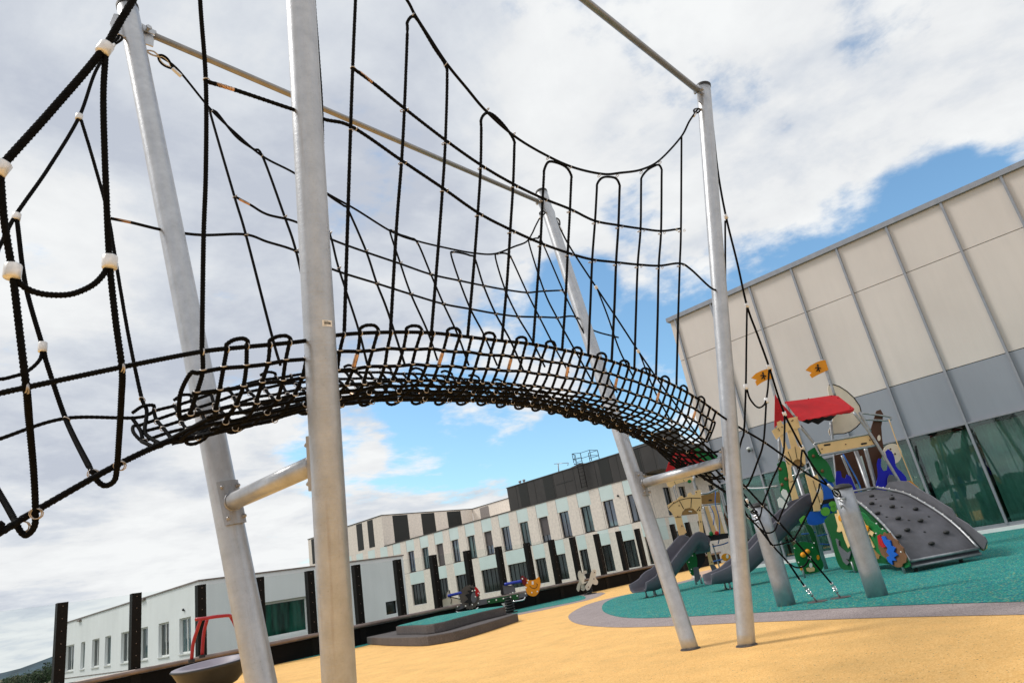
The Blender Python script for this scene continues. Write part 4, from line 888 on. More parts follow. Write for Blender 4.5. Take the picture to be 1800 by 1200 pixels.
# ================================================================== PLAY CASTLES
AU = R(-50); U = V3((math.cos(AU), math.sin(AU), 0)); W = V3((-math.sin(AU), math.cos(AU), 0))   # U rightwards, W away from the camera
class Board:
    """flat boards on upright planes parallel to U"""
    def __init__(s, ox, oy, sc, depth, nrm=None): s.ox, s.oy, s.sc, s.d, s.n = ox, oy, sc, depth, nrm or W
    def p(s, x, y, d=0): return onplane((s.ox+x/s.sc, s.oy+y/s.sc), s.n*(s.d+d), s.n)
    def poly(s, name, pts, m, par, d=0, th=.022, curve=False, mb=None):
        q = [s.p(x, y, d) for x, y in pts]
        if curve:
            q = spline(q+[q[0]], .06)[:-1]
        o_ = (mb or MB()).prism(q, s.n*th)
        return o_.build(name, m, par) if mb is None else None
    def ell(s, name, x, y, rx, ry, m, par, d=0, th=.02, n=20):
        return s.poly(name, [(x+rx*math.cos(2*math.pi*k/n), y+ry*math.sin(2*math.pi*k/n)) for k in range(n)], m, par, d, th)
    def line(s, name, pts, r, m, par, d=0):
        return MB().tube(spline([s.p(x, y, d) for x, y in pts], .08), r, 8).build(name, m, par)
    def dots(s, name, pts, r, m, par, d=-.02):
        mb = MB()
        for x, y in pts: mb.ball(s.p(x, y, d), r, 8, 5)
        return mb.build(name, m, par)
    def cut(s, name, pts, par, d=-.004, r=.006, m='hpl_black'):
        """engraved dark line on a board"""
        q = [s.p(x, y, d) for x, y in pts]; mb = MB()
        mb.tube(q, r, 4); return mb.build(name, m, par)
VR = W.dot(V3((15.1, 5.3, 0)))
rc = thing('play_castle', 'large play castle with red roof, climbing ramp and orange flags before the panel building', 'play castle', (15.6, 4.9, 0))
Z5 = Board(1300, 620, 4.617, VR); Z4 = Board(1300, 600, 2.5, VR); Z6 = Board(1350, 820, 4.617, VR)
aR = R(40); dR = V3((math.cos(aR), math.sin(aR), 0)); nR = V3((-math.sin(aR), math.cos(aR), 0))
bL, bR_ = onz((1601, 990), .14), onz((1722, 967), .14)
ZR = Board(1350, 820, 4.617, (-nR).dot(bL)-.10, -nR)
# posts
for nm_, a, b, d in (('post', (490, 590), (660, 800), .1), ('post', (740, 560), (790, 1040), .9), ('post', (320, 690), (325, 880), .9), ('post', (975, 480), (1060, 640), .2)):
    Z5.line(nm_, [a, b], .035, 'steel', rc, d)
Z5.line('roof_post', [(925, 480), (1050, 640), (1200, 880), (1370, 1170)], .032, 'steel', rc, -.25)
Z5.line('post', [(1020, 770), (1110, 1100)], .045, 'steel', rc, .5); Z5.line('post', [(830, 830), (950, 1120)], .03, 'steel', rc, .6)
# deck and body
dk_ = [Z6.p(330, 470, .0), Z6.p(900, 200, .0)]
zdeck = 1.42
c_ = Z5.p(700, 1090, 0); 
MB().hexa(V3((c_.x, c_.y, zdeck-.08))-U*.2, U*1.25, W*1.3, V3((0, 0, .08))).build('deck', 'hpl_black', rc)
# roof
rf = [Z5.p(370, 395, .45), Z5.p(560, 372, .45), Z5.p(750, 343, .45), Z5.p(800, 350, .38), Z5.p(932, 452, -.12)]
wav = []
for k in range(0, 25):
    t = k/24; x = 925-(925-490)*t; y = 468+(542-468)*t; wav.append(Z5.p(x, y+10*abs(math.sin(k*.9))+4, -.12))
MB().prism(rf+wav, W*.03).build('roof', 'hpl_red', rc)
Z5.poly('gable', [(288, 335), (330, 400), (372, 440), (442, 520), (395, 540), (352, 545), (283, 606)], 'hpl_red', rc, -.02)
Z5.dots('bolts', [(298, 372), (372, 405), (560, 372), (745, 348), (798, 365), (898, 445), (322, 455), (342, 462), (315, 478), (350, 552)], .016, 'hpl_red', rc, -.08)
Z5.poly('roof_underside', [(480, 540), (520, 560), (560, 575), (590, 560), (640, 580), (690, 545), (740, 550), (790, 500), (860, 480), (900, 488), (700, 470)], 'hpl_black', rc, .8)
bk = [(715, 290), (725, 262), (760, 256), (810, 272), (870, 310), (930, 365), (975, 430), (990, 500), (985, 560), (950, 600), (900, 635), (850, 652), (790, 655), (735, 668), (722, 640), (735, 600), (745, 560), (760, 520)]
Z5.poly('cream_shield', bk, 'hpl_cream', rc, .95, .025, True); Z5.cut('shield_edge', [(725, 262), (760, 256), (810, 272), (870, 310), (930, 365), (975, 430), (993, 500), (988, 560), (950, 602), (900, 637), (850, 654), (790, 657), (735, 668)], rc, .945, .012)
# crenellated board
Z5.poly('battlement', [(262, 630), (308, 598), (303, 562), (335, 547), (352, 582), (378, 568), (395, 560), (392, 532), (470, 515), (492, 606), (430, 622), (375, 645), (330, 672), (300, 702)], 'hpl_tan', rc, -.03)
Z5.dots('bolts', [(295, 605), (315, 615), (322, 628), (345, 600), (425, 552), (433, 546)], .014, 'hpl_dkbrown', rc, -.06)
Z5.poly('battlement_leg', [(385, 625), (420, 612), (480, 770), (440, 800), (420, 770)], 'hpl_tan', rc, .0); Z5.poly('battlement_leg', [(325, 665), (350, 655), (400, 800), (370, 820)], 'hpl_tan', rc, .0); Z5.poly('battlement_leg', [(440, 610), (470, 610), (515, 760), (490, 770)], 'hpl_tan', rc, .0)
# arch board
arch = [(362, 812), (400, 780), (450, 760), (500, 755), (530, 765), (536, 905), (520, 900), (505, 875), (480, 860), (450, 868), (430, 890), (418, 930), (425, 990), (450, 1080), (480, 1180), (430, 1195), (405, 1080), (395, 960), (380, 880)]
Z5.poly('arch', arch, 'hpl_tan', rc, -.01, .03)
Z5.poly('arch_infill', [(415, 900), (440, 868), (480, 860), (510, 880), (530, 915), (430, 915)], 'hpl_brown', rc, .03)
for l in ([(395, 800), (425, 880)], [(450, 762), (468, 862)], [(362, 860), (405, 905)], [(410, 1045), (450, 1035)]): Z5.cut('groove', l, rc, -.018)
Z5.poly('arch_leg', [(535, 985), (580, 1010), (650, 1080), (670, 1200), (600, 1215), (570, 1120)], 'hpl_tan', rc, -.01, .03)
Z6.poly('arch_leg', [(330, 100), (400, 60), (440, 210), (420, 355), (375, 360), (350, 230)], 'hpl_tan', rc, -.02, .03); Z6.cut('groove', [(365, 110), (440, 350)], rc, -.03)
# green fruit boards
g1_ = [(305, 900), (330, 880), (368, 880), (385, 930), (402, 1000), (420, 1090), (400, 1130), (360, 1150), (330, 1130), (335, 1080), (318, 1030), (318, 970)]
g2_ = [(552, 800), (580, 780), (605, 765), (640, 785), (665, 800), (665, 840), (700, 870), (740, 930), (755, 980), (772, 1045), (720, 1040), (700, 1010), (650, 990), (620, 960), (590, 930), (565, 870)]
Z5.poly('tree_board', g1_, 'hpl_green', rc, .04, .02, True); Z5.poly('tree_board', g2_, 'hpl_green', rc, -.02, .02, True)
Z5.dots('fruit', [(330, 942), (377, 1022), (345, 1068)], .036, 'hpl_mid', rc, .02); Z5.dots('fruit', [(600, 836), (605, 938), (672, 957)], .036, 'hpl_mid', rc, -.04)
# plank railing
Z5.poly('railing_board', [(630, 742), (1045, 668), (1092, 742), (668, 820)], 'hpl_tan', rc, -.2, .02)
for l in ((690, 748, 735, 742), (990, 738, 1030, 732)):
    Z5.poly('slot', [(l[0]-8, l[1]), (l[0], l[1]-7), (l[2], l[3]-7), (l[2]+6, l[3]), (l[2], l[3]+7), (l[0], l[1]+8)], 'hpl_black', rc, -.206, .004)
Z5.dots('bolts', [(670, 778), (862, 740), (1058, 706)], .014, 'hpl_dkbrown', rc, -.22)
Z5.line('rail', [(605, 735), (1040, 660), (1060, 655)], .024, 'steel', rc, -.2); Z5.line('rail', [(650, 832), (1120, 748)], .024, 'steel', rc, -.2); Z5.line('rail', [(600, 735), (655, 832)], .02, 'steel', rc, -.2)
# dark interior back panels
Z5.poly('back_board', [(770, 830), (1030, 770), (1060, 640), (1112, 470), (1145, 458), (1168, 500), (1150, 600), (1158, 700), (1170, 770), (1150, 860), (1115, 1105), (990, 1120), (960, 1060), (800, 1090), (785, 960)], 'hpl_dkbrown', rc, .75, .03)
Z5.ell('eye_hole', 1133, 690, 12, 24, 'hpl_cream', rc, .72)
Z5.poly('window_slot', [(968, 840), (992, 835), (1052, 1045), (1030, 1050)], 'aqua_panel', rc, .72); 
Z5.ell('cream_disc', 1240, 818, 78, 84, 'hpl_cream', rc, .55); Z5.dots('bolts', [(1225, 780), (1262, 818)], .02, 'hpl_dkbrown', rc, .52)
Z5.poly('blue_wave', [(1185, 800), (1205, 780), (1235, 800), (1258, 850), (1270, 920), (1310, 960), (1350, 1005), (1355, 1045), (1300, 1035), (1240, 985), (1215, 990), (1200, 1040), (1205, 1110), (1110, 1100), (1125, 1000), (1118, 900), (1130, 855), (1150, 860), (1148, 920), (1170, 958), (1196, 950), (1205, 880)], 'hpl_royal', rc, .3, .02, True)
Z5.poly('blue_wave', [(785, 960), (820, 960), (830, 1010), (860, 1020), (870, 985), (900, 1000), (940, 1090), (960, 1130), (900, 1140), (790, 1080)], 'hpl_royal', rc, .2, .02, True)
Z5.poly('grey_arch_board', [(1200, 1110), (1203, 1020), (1222, 985), (1250, 995), (1300, 1040), (1370, 1060), (1385, 1180), (1330, 1150)], 'hpl_grey', rc, .25, .02, True)
Z5.poly('orange_fin', [(1352, 1040), (1385, 1035), (1450, 1090), (1480, 1130), (1470, 1150), (1430, 1130), (1385, 1100)], 'hpl_orange', rc, .3)
# fishing pole brackets
Z5.line('rail', [(985, 488), (1180, 512), (1225, 522), (1228, 540), (1190, 548), (990, 540)], .022, 'steel', rc, .7); Z5.line('pull_rope', [(1212, 540), (1290, 760), (1410, 1060)], .011, 'hpl_tan', rc, .5)
# blue pull rope with red end
Z5.line('pull_rope', [(840, 822), (900, 930), (960, 1040), (985, 1110), (992, 1170)], .016, 'bluerope', rc, -.3); Z5.line('pull_rope', [(600, 900), (598, 1000), (610, 1100)], .012, 'bluerope', rc, .3)
MB().ball(Z6.p(765, 275, -.35), .045, 10, 6, (1.6, 1.6, .5)).build('rope_end', 'hpl_red', rc)
# pond board and leaves
Z6.poly('pond_board', [(425, 112), (460, 95), (520, 125), (548, 190), (560, 260), (548, 330), (560, 400), (540, 440), (480, 445), (400, 470), (335, 468), (318, 420), (335, 365), (430, 355), (455, 230)], 'hpl_blue', rc, .02, .02, True)
Z6.ell('sand_shape', 430, 240, 18, 60, 'hpl_tan', rc, -.01)
for x, y, rx, ry in ((467, 362, 38, 36), (527, 303, 32, 24), (532, 340, 24, 26)): Z6.ell('lily_leaf', x, y, rx, ry, 'hpl_lime', rc, -.03)
Z6.poly('leaf', [(255, 430), (290, 395), (312, 400), (305, 440), (270, 462)], 'hpl_lime', rc, -.03, .02, True)
# white bird shapes
Z6.poly('white_bird', [(108, 200), (125, 180), (150, 190), (160, 215), (175, 245), (165, 280), (140, 262), (118, 235)], 'hpl_white', rc, -.02, .02, True); Z6.poly('white_bird', [(78, 265), (95, 245), (130, 270), (160, 320), (130, 340), (95, 330), (85, 295)], 'hpl_white', rc, -.02, .02, True)
# animal woodland boards
gb1 = [(455, 435), (500, 385), (550, 370), (580, 400), (600, 480), (650, 620), (720, 700), (745, 832), (690, 838), (640, 836), (600, 826), (570, 790), (545, 720), (525, 640), (505, 560), (480, 500)]
ZR.poly('green_board', gb1, 'hpl_dkgreen', rc, .0, .02, True)
gb2 = [(735, 362), (765, 372), (800, 400), (830, 440), (880, 470), (900, 495), (940, 510), (965, 545), (1010, 620), (1070, 690), (1120, 740), (1150, 795), (1130, 815), (1080, 820), (1020, 790), (960, 750), (880, 690), (820, 600), (760, 450)]
ZR.poly('green_board', gb2, 'hpl_green', rc, .0, .02, True)
ZR.poly('tan_deer', [(540, 383), (552, 380), (565, 410), (560, 350), (575, 348), (590, 400), (600, 460), (630, 545), (665, 640), (650, 660), (620, 590), (600, 520), (580, 530), (558, 525), (566, 480)], 'hpl_tan', rc, -.03)
ZR.ell('pear', 585, 415, 15, 26, 'hpl_orange', rc, -.055)
ZR.poly('tan_deer', [(748, 420), (765, 430), (785, 470), (820, 510), (855, 540), (845, 565), (825, 545), (812, 560), (838, 610), (860, 655), (845, 655), (815, 600), (790, 530)], 'hpl_tan', rc, -.03)
ZR.ell('pear', 790, 503, 22, 27, 'hpl_orange', rc, -.055)
ZR.poly('brown_pot', [(825, 660), (850, 665), (905, 720), (900, 745), (850, 745)], 'hpl_brown', rc, .03)
hg = [(885, 560), (905, 545), (925, 560), (940, 530), (955, 545), (985, 535), (1000, 562), (1015, 580), (1050, 600), (1062, 630), (1095, 660), (1105, 700), (1125, 735), (1120, 775), (1095, 785), (1085, 812), (1050, 815), (1010, 800), (960, 745), (920, 715), (895, 650)]
ZR.poly('hedgehog_board', hg, 'hpl_mid', rc, -.03, .02)
ZR.poly('blue_wave', [(918, 565), (945, 562), (960, 590), (990, 598), (1000, 640), (1030, 660), (1020, 690), (1048, 715), (1020, 735), (1035, 760), (1005, 760), (1010, 795), (975, 770), (960, 735), (985, 720), (960, 690), (970, 660), (940, 620)], 'hpl_blue', rc, -.055, .02)
ZR.poly('red_patch', [(885, 560), (905, 552), (925, 590), (935, 620), (955, 650), (930, 655), (900, 630)], 'hpl_red', rc, -.055, .02)
ZR.poly('grey_goose', [(548, 582), (570, 600), (575, 640), (590, 660), (640, 700), (668, 680), (670, 700), (655, 750), (630, 745), (655, 780), (640, 798), (610, 770), (590, 720), (570, 670), (556, 620)], 'hpl_grey', rc, -.03)
# small mushroom board
Z6.poly('green_board', [(208, 640), (240, 615), (300, 608), (360, 625), (395, 670), (430, 740), (452, 800), (430, 842), (370, 862), (300, 868), (262, 830), (225, 750)], 'hpl_green', rc, -.3, .02, True)
Z6.poly('green_trunk', [(300, 470), (345, 475), (385, 560), (420, 700), (440, 790), (405, 760), (370, 640), (345, 560)], 'hpl_dkgreen', rc, -.27, .02, True)
for c in ((285, 714, .055), (322, 687, .05)): MB().ball(Z6.p(c[0], c[1], -.36), c[2], 12, 8).build('orange_knob', 'hpl_orange', rc)
Z6.ell('mushroom_stem', 349, 798, 12, 20, 'hpl_white', rc, -.33); Z6.poly('mushroom_cap', [(312, 822), (330, 815), (345, 822), (365, 810), (380, 822), (378, 845), (340, 853), (318, 845)], 'hpl_tan', rc, -.33)
Z6.ell('orange_leaf', 408, 735, 10, 20, 'hpl_orange', rc, -.33); Z6.ell('orange_leaf', 272, 828, 9, 13, 'hpl_orange', rc, -.33)
Z6.dots('bolts', [(215, 660), (248, 775), (362, 655), (375, 618), (520, 595), (430, 300), (575, 255)], .014, 'hpl_white', rc, -.34); ZR.dots('bolts', [(878, 540), (930, 505), (880, 460), (1080, 690)], .014, 'hpl_white', rc, -.03)
for c, d in (((290, 866), -.3), ((500, 470), -.1), ((1095, 818), -1.6), ((700, 835), -.25)):
    p = (ZR.p(c[0], c[1], 0) if c[0] > 600 else Z6.p(c[0], c[1], d)); MB().tube([(p.x, p.y, 0), (p.x, p.y, max(p.z+.15, .2))], .022, 8).build('foot', 'steel', rc)
for u_ in (-.1, .9):
    for w_ in (.1, 1.2):
        p = c_+U*u_+W*w_; MB().tube([(p.x, p.y, 0), (p.x, p.y, 2.3)], .045, 12).build('post', 'steel', rc)
# flags
for fpts, pole, par_d in (([(95, 203), (130, 168), (175, 145), (228, 128), (262, 125), (262, 208), (222, 218), (180, 240), (142, 267), (128, 232), (140, 218)], [(222, 105), (300, 400)], .3), ([(537, 140), (570, 105), (620, 78), (662, 62), (696, 57), (722, 137), (690, 152), (640, 175), (590, 203), (570, 178), (585, 158)], [(672, 55), (775, 350)], .5)):
    f_ = Z5.poly('flag', fpts, 'hpl_orange', rc, par_d, .02)
    Z5.line('flag_pole', pole, .03, 'steel', rc, par_d+.04)
for cx_, cy__, dd in ((192, 188, .29), (637, 125, .49)):
    m = MB()
    for l in ([(0, -22), (2, 2)], [(2, 2), (14, 26)], [(2, 2), (-12, 22)], [(0, -8), (24, 2)], [(0, -8), (-22, -4)]):
        m.tube([Z5.p(cx_+a, cy__+b, dd-.01) for a, b in l], .012, 6)
    m.ball(Z5.p(cx_-2, cy__-26, dd-.01), .022, 8, 5); m.build('flag_figure', 'hpl_black', rc)
# climbing ramp
aR = R(40); dR = V3((math.cos(aR), math.sin(aR), 0)); nR = V3((-math.sin(aR), math.cos(aR), 0))
bL, bR_ = onz((1601, 990), .14), onz((1722, 967), .14)
def ronL(c, b): return onplane(c, b, nR)
Rr = [bR_, ronL((1690, 934), bR_), ronL((1660, 909), bR_), ronL((1628, 888), bR_), ronL((1596, 871), bR_), ronL((1565, 863), bR_), ronL((1540, 859), bR_)]
Rr = spline(Rr, .12); wv = bL-bR_
nrow = len(Rr); m = MB(); nc = 6; vs = []
def lw_(p): return wv*(1-.30*((p-Rr[0]).length/(Rr[-1]-Rr[0]).length))
for p in Rr:
    for k in range(nc+1): vs.append(p+lw_(p)*k/nc)
m.add(vs, [(i*(nc+1)+k, i*(nc+1)+k+1, (i+1)*(nc+1)+k+1, (i+1)*(nc+1)+k) for i in range(nrow-1) for k in range(nc)], True)
vs2 = [v-V3((0, 0, .03)) for v in vs]; m.add(vs2, [(i*(nc+1)+k, (i+1)*(nc+1)+k, (i+1)*(nc+1)+k+1, i*(nc+1)+k+1) for i in range(nrow-1) for k in range(nc)], True)
rampo = m.build('ramp', 'ramp', rc)
def rampp(t, s_):
    i = min(nrow-2, int(t*(nrow-1))); f_ = t*(nrow-1)-i; p = Rr[i].lerp(Rr[i+1], f_); p = p+lw_(p)*s_; tg = (Rr[i+1]-Rr[i]).normalized(); n_ = tg.cross(wv.normalized()); 
    return p, (n_ if n_.z > 0 else -n_).normalized()
for t, s_ in ((.10, .55), (.24, .72), (.16, .22), (.30, .40), (.36, .68), (.42, .25), (.50, .55), (.60, .80), (.62, .35), (.75, .55), (.20, .92), (.45, .9)):
    p, n_ = rampp(t, s_); MB().ball(p+n_*.02, .05, 10, 6, (1.15, .95, .6)).build('climbing_hold', 'cap', rampo)
m = MB()
for t, s_ in ((.2, .5), (.33, .2), (.33, .55), (.48, .4), (.55, .7), (.67, .6), (.4, .82), (.7, .2)):
    p, n_ = rampp(t, s_); m.tube([p, p+n_*.012], .018, 8, smooth=False)
m.build('small_holes', 'cap', rampo)
up_ = V3((0, 0, .035))
MB().tube([p+up_ for p in Rr], .022, 10).build('side_rail', 'steel', rc); MB().tube([p+lw_(p)+up_ for p in Rr], .022, 10).build('side_rail', 'steel', rc)
MB().tube([Rr[0]+up_, Rr[0]+wv+up_], .022, 10).tube([Rr[0]-V3((0, 0, .05)), Rr[0]+wv-V3((0, 0, .05))], .022, 10).build('bottom_rail', 'steel', rc)
MB().tube([Rr[-1]+up_, Rr[-1]+lw_(Rr[-1])+up_], .022, 10).build('top_rail', 'steel', rc)
# grey side board right of the ramp, tan nose
def rb_(x, y, o_=0): return ronL((1300+x/2.5, 600+y/2.5), bR_-nR*(.06+o_))
sb = [(640, 640), (655, 618), (700, 612), (740, 615), (790, 650), (840, 678), (880, 705), (930, 735), (950, 770), (1000, 800), (1040, 835), (1075, 858), (1086, 880), (1075, 912), (1050, 908), (980, 850), (900, 785), (820, 725), (740, 685), (680, 665)]
MB().prism([rb_(*p) for p in sb], -nR*.02).build('side_board', 'hpl_grey', rc); MB().prism([rb_(*p, .025) for p in [(1035, 876), (1060, 876), (1084, 890), (1084, 908), (1070, 920), (1052, 912)]], -nR*.02).build('nose_board', 'hpl_tan', rc)
MB().ball(rb_(1060, 893, .05), .018, 8, 5).build('bolts', 'hpl_dkbrown', rc)
m = MB()
for i in range(2, nrow-1, 2): m.ball(Rr[i]+up_*1.6, .013, 6, 4); m.ball(Rr[i]+lw_(Rr[i])+up_*1.6, .013, 6, 4)
m.build('rail_bolts', 'hpl_white', rc)
p = (bL+bR_)/2
for q_ in (bR_+wv*.25+dR*.12, bR_+wv*.92+dR*.1): MB().tube([(q_.x, q_.y, 0), (q_.x, q_.y, .13)], .03, 8).build('foot', 'cap', rc)
# side green wall closing the ramp's left side
MB().prism([p+lw_(p)-V3((0, 0, .03)) for p in Rr]+[V3((Rr[-1].x, Rr[-1].y, .15))+lw_(Rr[-1])], nR*.02).build('ramp_side', 'hpl_dkgreen', rc)

def slide(par, bot, top, ztop, mat_='slide', wd=.46):
    """grey chute: curved path with raised rims"""
    bot, top = V3(bot), V3(top); d = (top-bot); Ld = d.length; d.normalize(); s_ = V3((-d.y, d.x, 0))
    path = [(-.04, .19), (.05, .17), (.15, .18), (.25, .27), (.36, .45), (.52, .76), (.70, 1.08), (.86, 1.33), (.95, ztop-.04), (1.0, ztop-.02)]
    k = ztop/1.5; cps = [bot+d*(t*Ld)+V3((0, 0, z*k if z > .3 else z)) for t, z in path]; q = spline(cps, .07); n_ = len(q)
    sec = [(-.5, .30), (-.47, .325), (-.44, .30), (-.41, .12), (-.33, .02), (-.15, 0), (.15, 0), (.33, .02), (.41, .12), (.44, .30), (.47, .325), (.5, .30), (.46, .08), (.36, -.03), (-.36, -.03), (-.46, .08)]
    vs = []
    for i, p in enumerate(q):
        tg = (q[min(i+1, n_-1)]-q[max(i-1, 0)]).normalized(); nn = s_.cross(tg); nn = nn if nn.z > 0 else -nn
        f_ = min(1, .55+i/n_*2.2) if i < n_*.25 else 1
        g = 1.0
        for a, b in sec: vs.append(p+s_*a*wd*1.15+nn*(b*f_*1.05))
    m_ = len(sec); fs = [(i*m_+k_, i*m_+(k_+1) % m_, (i+1)*m_+(k_+1) % m_, (i+1)*m_+k_) for i in range(n_-1) for k_ in range(m_)]
    mb = MB(); mb.add(vs, fs, True); mb.f.append(tuple(range(m_-1, -1, -1))); mb.sm.append(False); mb.f.append(tuple(range((n_-1)*m_, n_*m_))); mb.sm.append(False)
    # front lip rolled down
    so_ = mb.build('slide', mat_, par)
    ft = MB()
    for t in (.10, .22):
        for sg in (-1, 1):
            p = bot+d*(t*Ld)+s_*sg*.13; ft.tube([(p.x, p.y, 0), (p.x, p.y, .17+t*.3)], .02, 8).tube([(p.x-.05, p.y, .02), (p.x+.05, p.y, .02)], .018, 6)
    ft.build('slide_feet', 'steel', so_)
    return so_
sb_ = onz((1258, 1040), .0); aS = R(-40); slide(rc, (sb_.x, sb_.y, 0), (sb_.x+2.9*math.cos(aS), sb_.y+2.9*math.sin(aS), 0), 1.42)
Z5.line('grab_rail', [(60, 1098), (120, 1100), (220, 1095), (310, 1080)], .026, 'chrome', rc, .6)
Z5.line('grab_rail', [(430, 1000), (520, 960), (590, 920)], .022, 'chrome', rc, .2)
for pts_ in ([(270, 545), (340, 540), (385, 530)], [(400, 560), (480, 545)], [(420, 625), (500, 630)]): Z6.line('climb_bar', pts_, .014, 'bluerope', rc, .4)

# ---- second castle
VL = W.dot(V3((17.0, 9.9, 0)))
lc_ = thing('play_castle', 'smaller tan castle tower with arched front and grey slide behind the steel poles', 'play castle', (17, 9.9, 0))
Z3 = Board(1100, 780, 4.0, VL)
Z3.poly('gable', [(330, 48), (400, 100), (440, 140), (430, 165), (280, 195), (300, 130)], 'hpl_red', lc_, -.02); Z3.dots('bolts', [(355, 95), (375, 115), (345, 118)], .02, 'hpl_cream', lc_, -.05)
Z3.poly('roof', [(430, 140), (520, 150), (600, 100), (640, 90), (560, 60), (470, 40), (340, 52)], 'hpl_red', lc_, .8); Z3.poly('tree_board', [(480, 40), (520, 30), (640, 90), (640, 140), (560, 120), (500, 80)], 'hpl_green', lc_, .6, .02, True)
Z3.poly('grey_battlement', [(300, 195), (312, 182), (322, 192), (360, 160), (372, 145), (385, 160), (405, 148), (420, 140), (430, 160), (430, 175), (300, 205)], 'hpl_grey', lc_, -.05)
Z3.poly('upper_arch', [(298, 300), (285, 270), (300, 262), (470, 228), (472, 256), (400, 268), (345, 285), (322, 306)], 'hpl_tan', lc_, .0); Z3.cut('groove', [(340, 262), (350, 283)], lc_); Z3.cut('groove', [(405, 250), (412, 266)], lc_)
Z3.ell('green_knob', 448, 262, 13, 12, 'hpl_green', lc_, -.05)
Z3.line('post', [(483, 225), (478, 262), (500, 345)], .04, 'steel', lc_, .1); Z3.line('post', [(330, 290), (360, 400)], .014, 'steel', lc_, .1); Z3.line('post', [(342, 290), (372, 395)], .014, 'steel', lc_, .4)
larch = [(294, 428), (330, 405), (360, 392), (372, 372), (395, 362), (408, 378), (435, 368), (438, 347), (455, 338), (470, 358), (492, 352), (487, 328), (525, 320), (533, 400), (530, 470), (545, 600), (560, 690), (572, 740), (560, 745), (520, 610), (510, 500), (500, 478), (475, 455), (448, 448), (418, 455), (398, 475), (390, 500), (402, 555), (428, 620), (392, 650), (375, 640), (345, 520), (322, 478), (303, 462)]
Z3.poly('arch', larch, 'hpl_tan', lc_, 0, .03)
Z3.poly('arch_infill', [(392, 500), (398, 476), (420, 456), (448, 448), (476, 456), (500, 478), (510, 488)], 'hpl_brown', lc_, .02)
Z3.poly('emblem', [(440, 475), (445, 467), (452, 470), (456, 466), (460, 471), (465, 468), (466, 478)], 'hpl_cream', lc_, -.005, .004)
for l in ([(300, 452), (330, 420), (380, 392), (450, 378), (525, 380)], [(378, 400), (408, 455)], [(462, 380), (458, 446)], [(500, 470), (520, 440)], [(348, 515), (390, 510)]): Z3.cut('groove', l, lc_, -.008, .009)
Z3.dots('bolts', [(338, 412), (375, 432), (395, 575), (520, 465), (495, 338), (527, 545), (545, 630), (580, 745), (605, 828), (365, 508)], .018, 'hpl_dkbrown', lc_, -.02)
Z3.poly('tower_leg', [(565, 650), (582, 655), (595, 720), (590, 750), (605, 800), (622, 850), (590, 852), (572, 760), (560, 740), (575, 690)], 'hpl_tan', lc_, .03, .03); Z3.poly('leg_foot', [(590, 848), (622, 846), (655, 892), (612, 905)], 'hpl_grey', lc_, .03)
Z3.poly('rear_board', [(530, 362), (650, 335), (660, 345), (668, 425), (535, 430)], 'hpl_brown', lc_, 1.2); Z3.poly('slot', [(580, 398), (585, 391), (598, 388), (606, 394), (604, 400)], 'hpl_black', lc_, 1.19, .004)
Z3.poly('slat', [(550, 440), (575, 436), (645, 635), (610, 640)], 'hpl_tan', lc_, 1.1); Z3.poly('slat', [(600, 435), (640, 432), (690, 600), (700, 630), (655, 632)], 'hpl_tan', lc_, 1.1)
Z3.poly('side_board', [(695, 430), (720, 430), (720, 600), (690, 500)], 'hpl_dkbrown', lc_, .9)
Z3.line('rail', [(530, 350), (580, 345), (650, 312), (665, 330), (690, 430), (700, 480), (720, 520)], .03, 'steel', lc_, .5); Z3.line('rail', [(535, 430), (665, 418)], .02, 'steel', lc_, .6)
Z3.line('pull_rope', [(632, 330), (630, 420), (655, 520), (660, 640), (650, 700)], .014, 'bluerope', lc_, .3); Z3.line('pull_rope', [(590, 430), (620, 500), (615, 570)], .012, 'bluerope', lc_, .3)
Z3.poly('deck', [(575, 640), (720, 625), (722, 660), (590, 680)], 'hpl_black', lc_, .1, 1.1); 
MB().ball(Z3.p(640, 626, -.02), .06, 10, 6).build('red_knob', 'hpl_red', lc_); MB().ball(Z3.p(600, 630, .05), .06, 10, 6).build('green_knob', 'hpl_green', lc_)
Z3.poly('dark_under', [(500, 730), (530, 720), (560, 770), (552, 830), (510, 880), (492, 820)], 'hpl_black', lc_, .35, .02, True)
Z3.line('post', [(545, 440), (605, 640)], .03, 'steel', lc_, .6); Z3.line('post', [(610, 700), (665, 890)], .022, 'steel', lc_, .8); 
for l in ([(610, 720), (680, 705), (720, 690)], [(615, 825), (680, 810)]): Z3.line('climb_bar', l, .016, 'bluerope', lc_, .6)
Z3.poly('green_board', [(425, 830), (436, 790), (478, 762), (498, 790), (502, 860), (478, 925), (455, 910), (440, 870)], 'hpl_green', lc_, .0, .02, True); Z3.dots('bolts', [(445, 830), (470, 785), (462, 880), (455, 900)], .014, 'hpl_white', lc_, -.02)
Z3.poly('leg_foot', [(474, 868), (500, 862), (512, 866), (525, 945), (508, 968), (486, 965)], 'hpl_grey', lc_, -.03)
for c in ((492, 966), (526, 945)):
    p = Z3.p(*c, .0); MB().tube([(p.x, p.y, 0), (p.x, p.y, .25)], .03, 8).build('foot', 'steel', lc_)
Z3.ell('orange_wheel', 705, 795, 33, 27, 'hpl_orange', lc_, 1.6); Z3.poly('orange_panel', [(708, 810), (740, 805), (740, 868), (708, 862)], 'hpl_orange', lc_, 1.6); Z3.poly('sticker', [(711, 823), (732, 820), (733, 842), (711, 845)], 'hpl_white', lc_, 1.59, .004); Z3.ell('wheel_window', 714, 788, 9, 15, 'hpl_white', lc_, 1.59)
lb0 = onz((1131, 1052), .0); aL = R(-8); slide(lc_, (lb0.x, lb0.y, 0), (lb0.x+2.75*math.cos(aL), lb0.y+2.75*math.sin(aL), 0), 1.12, wd=.52)

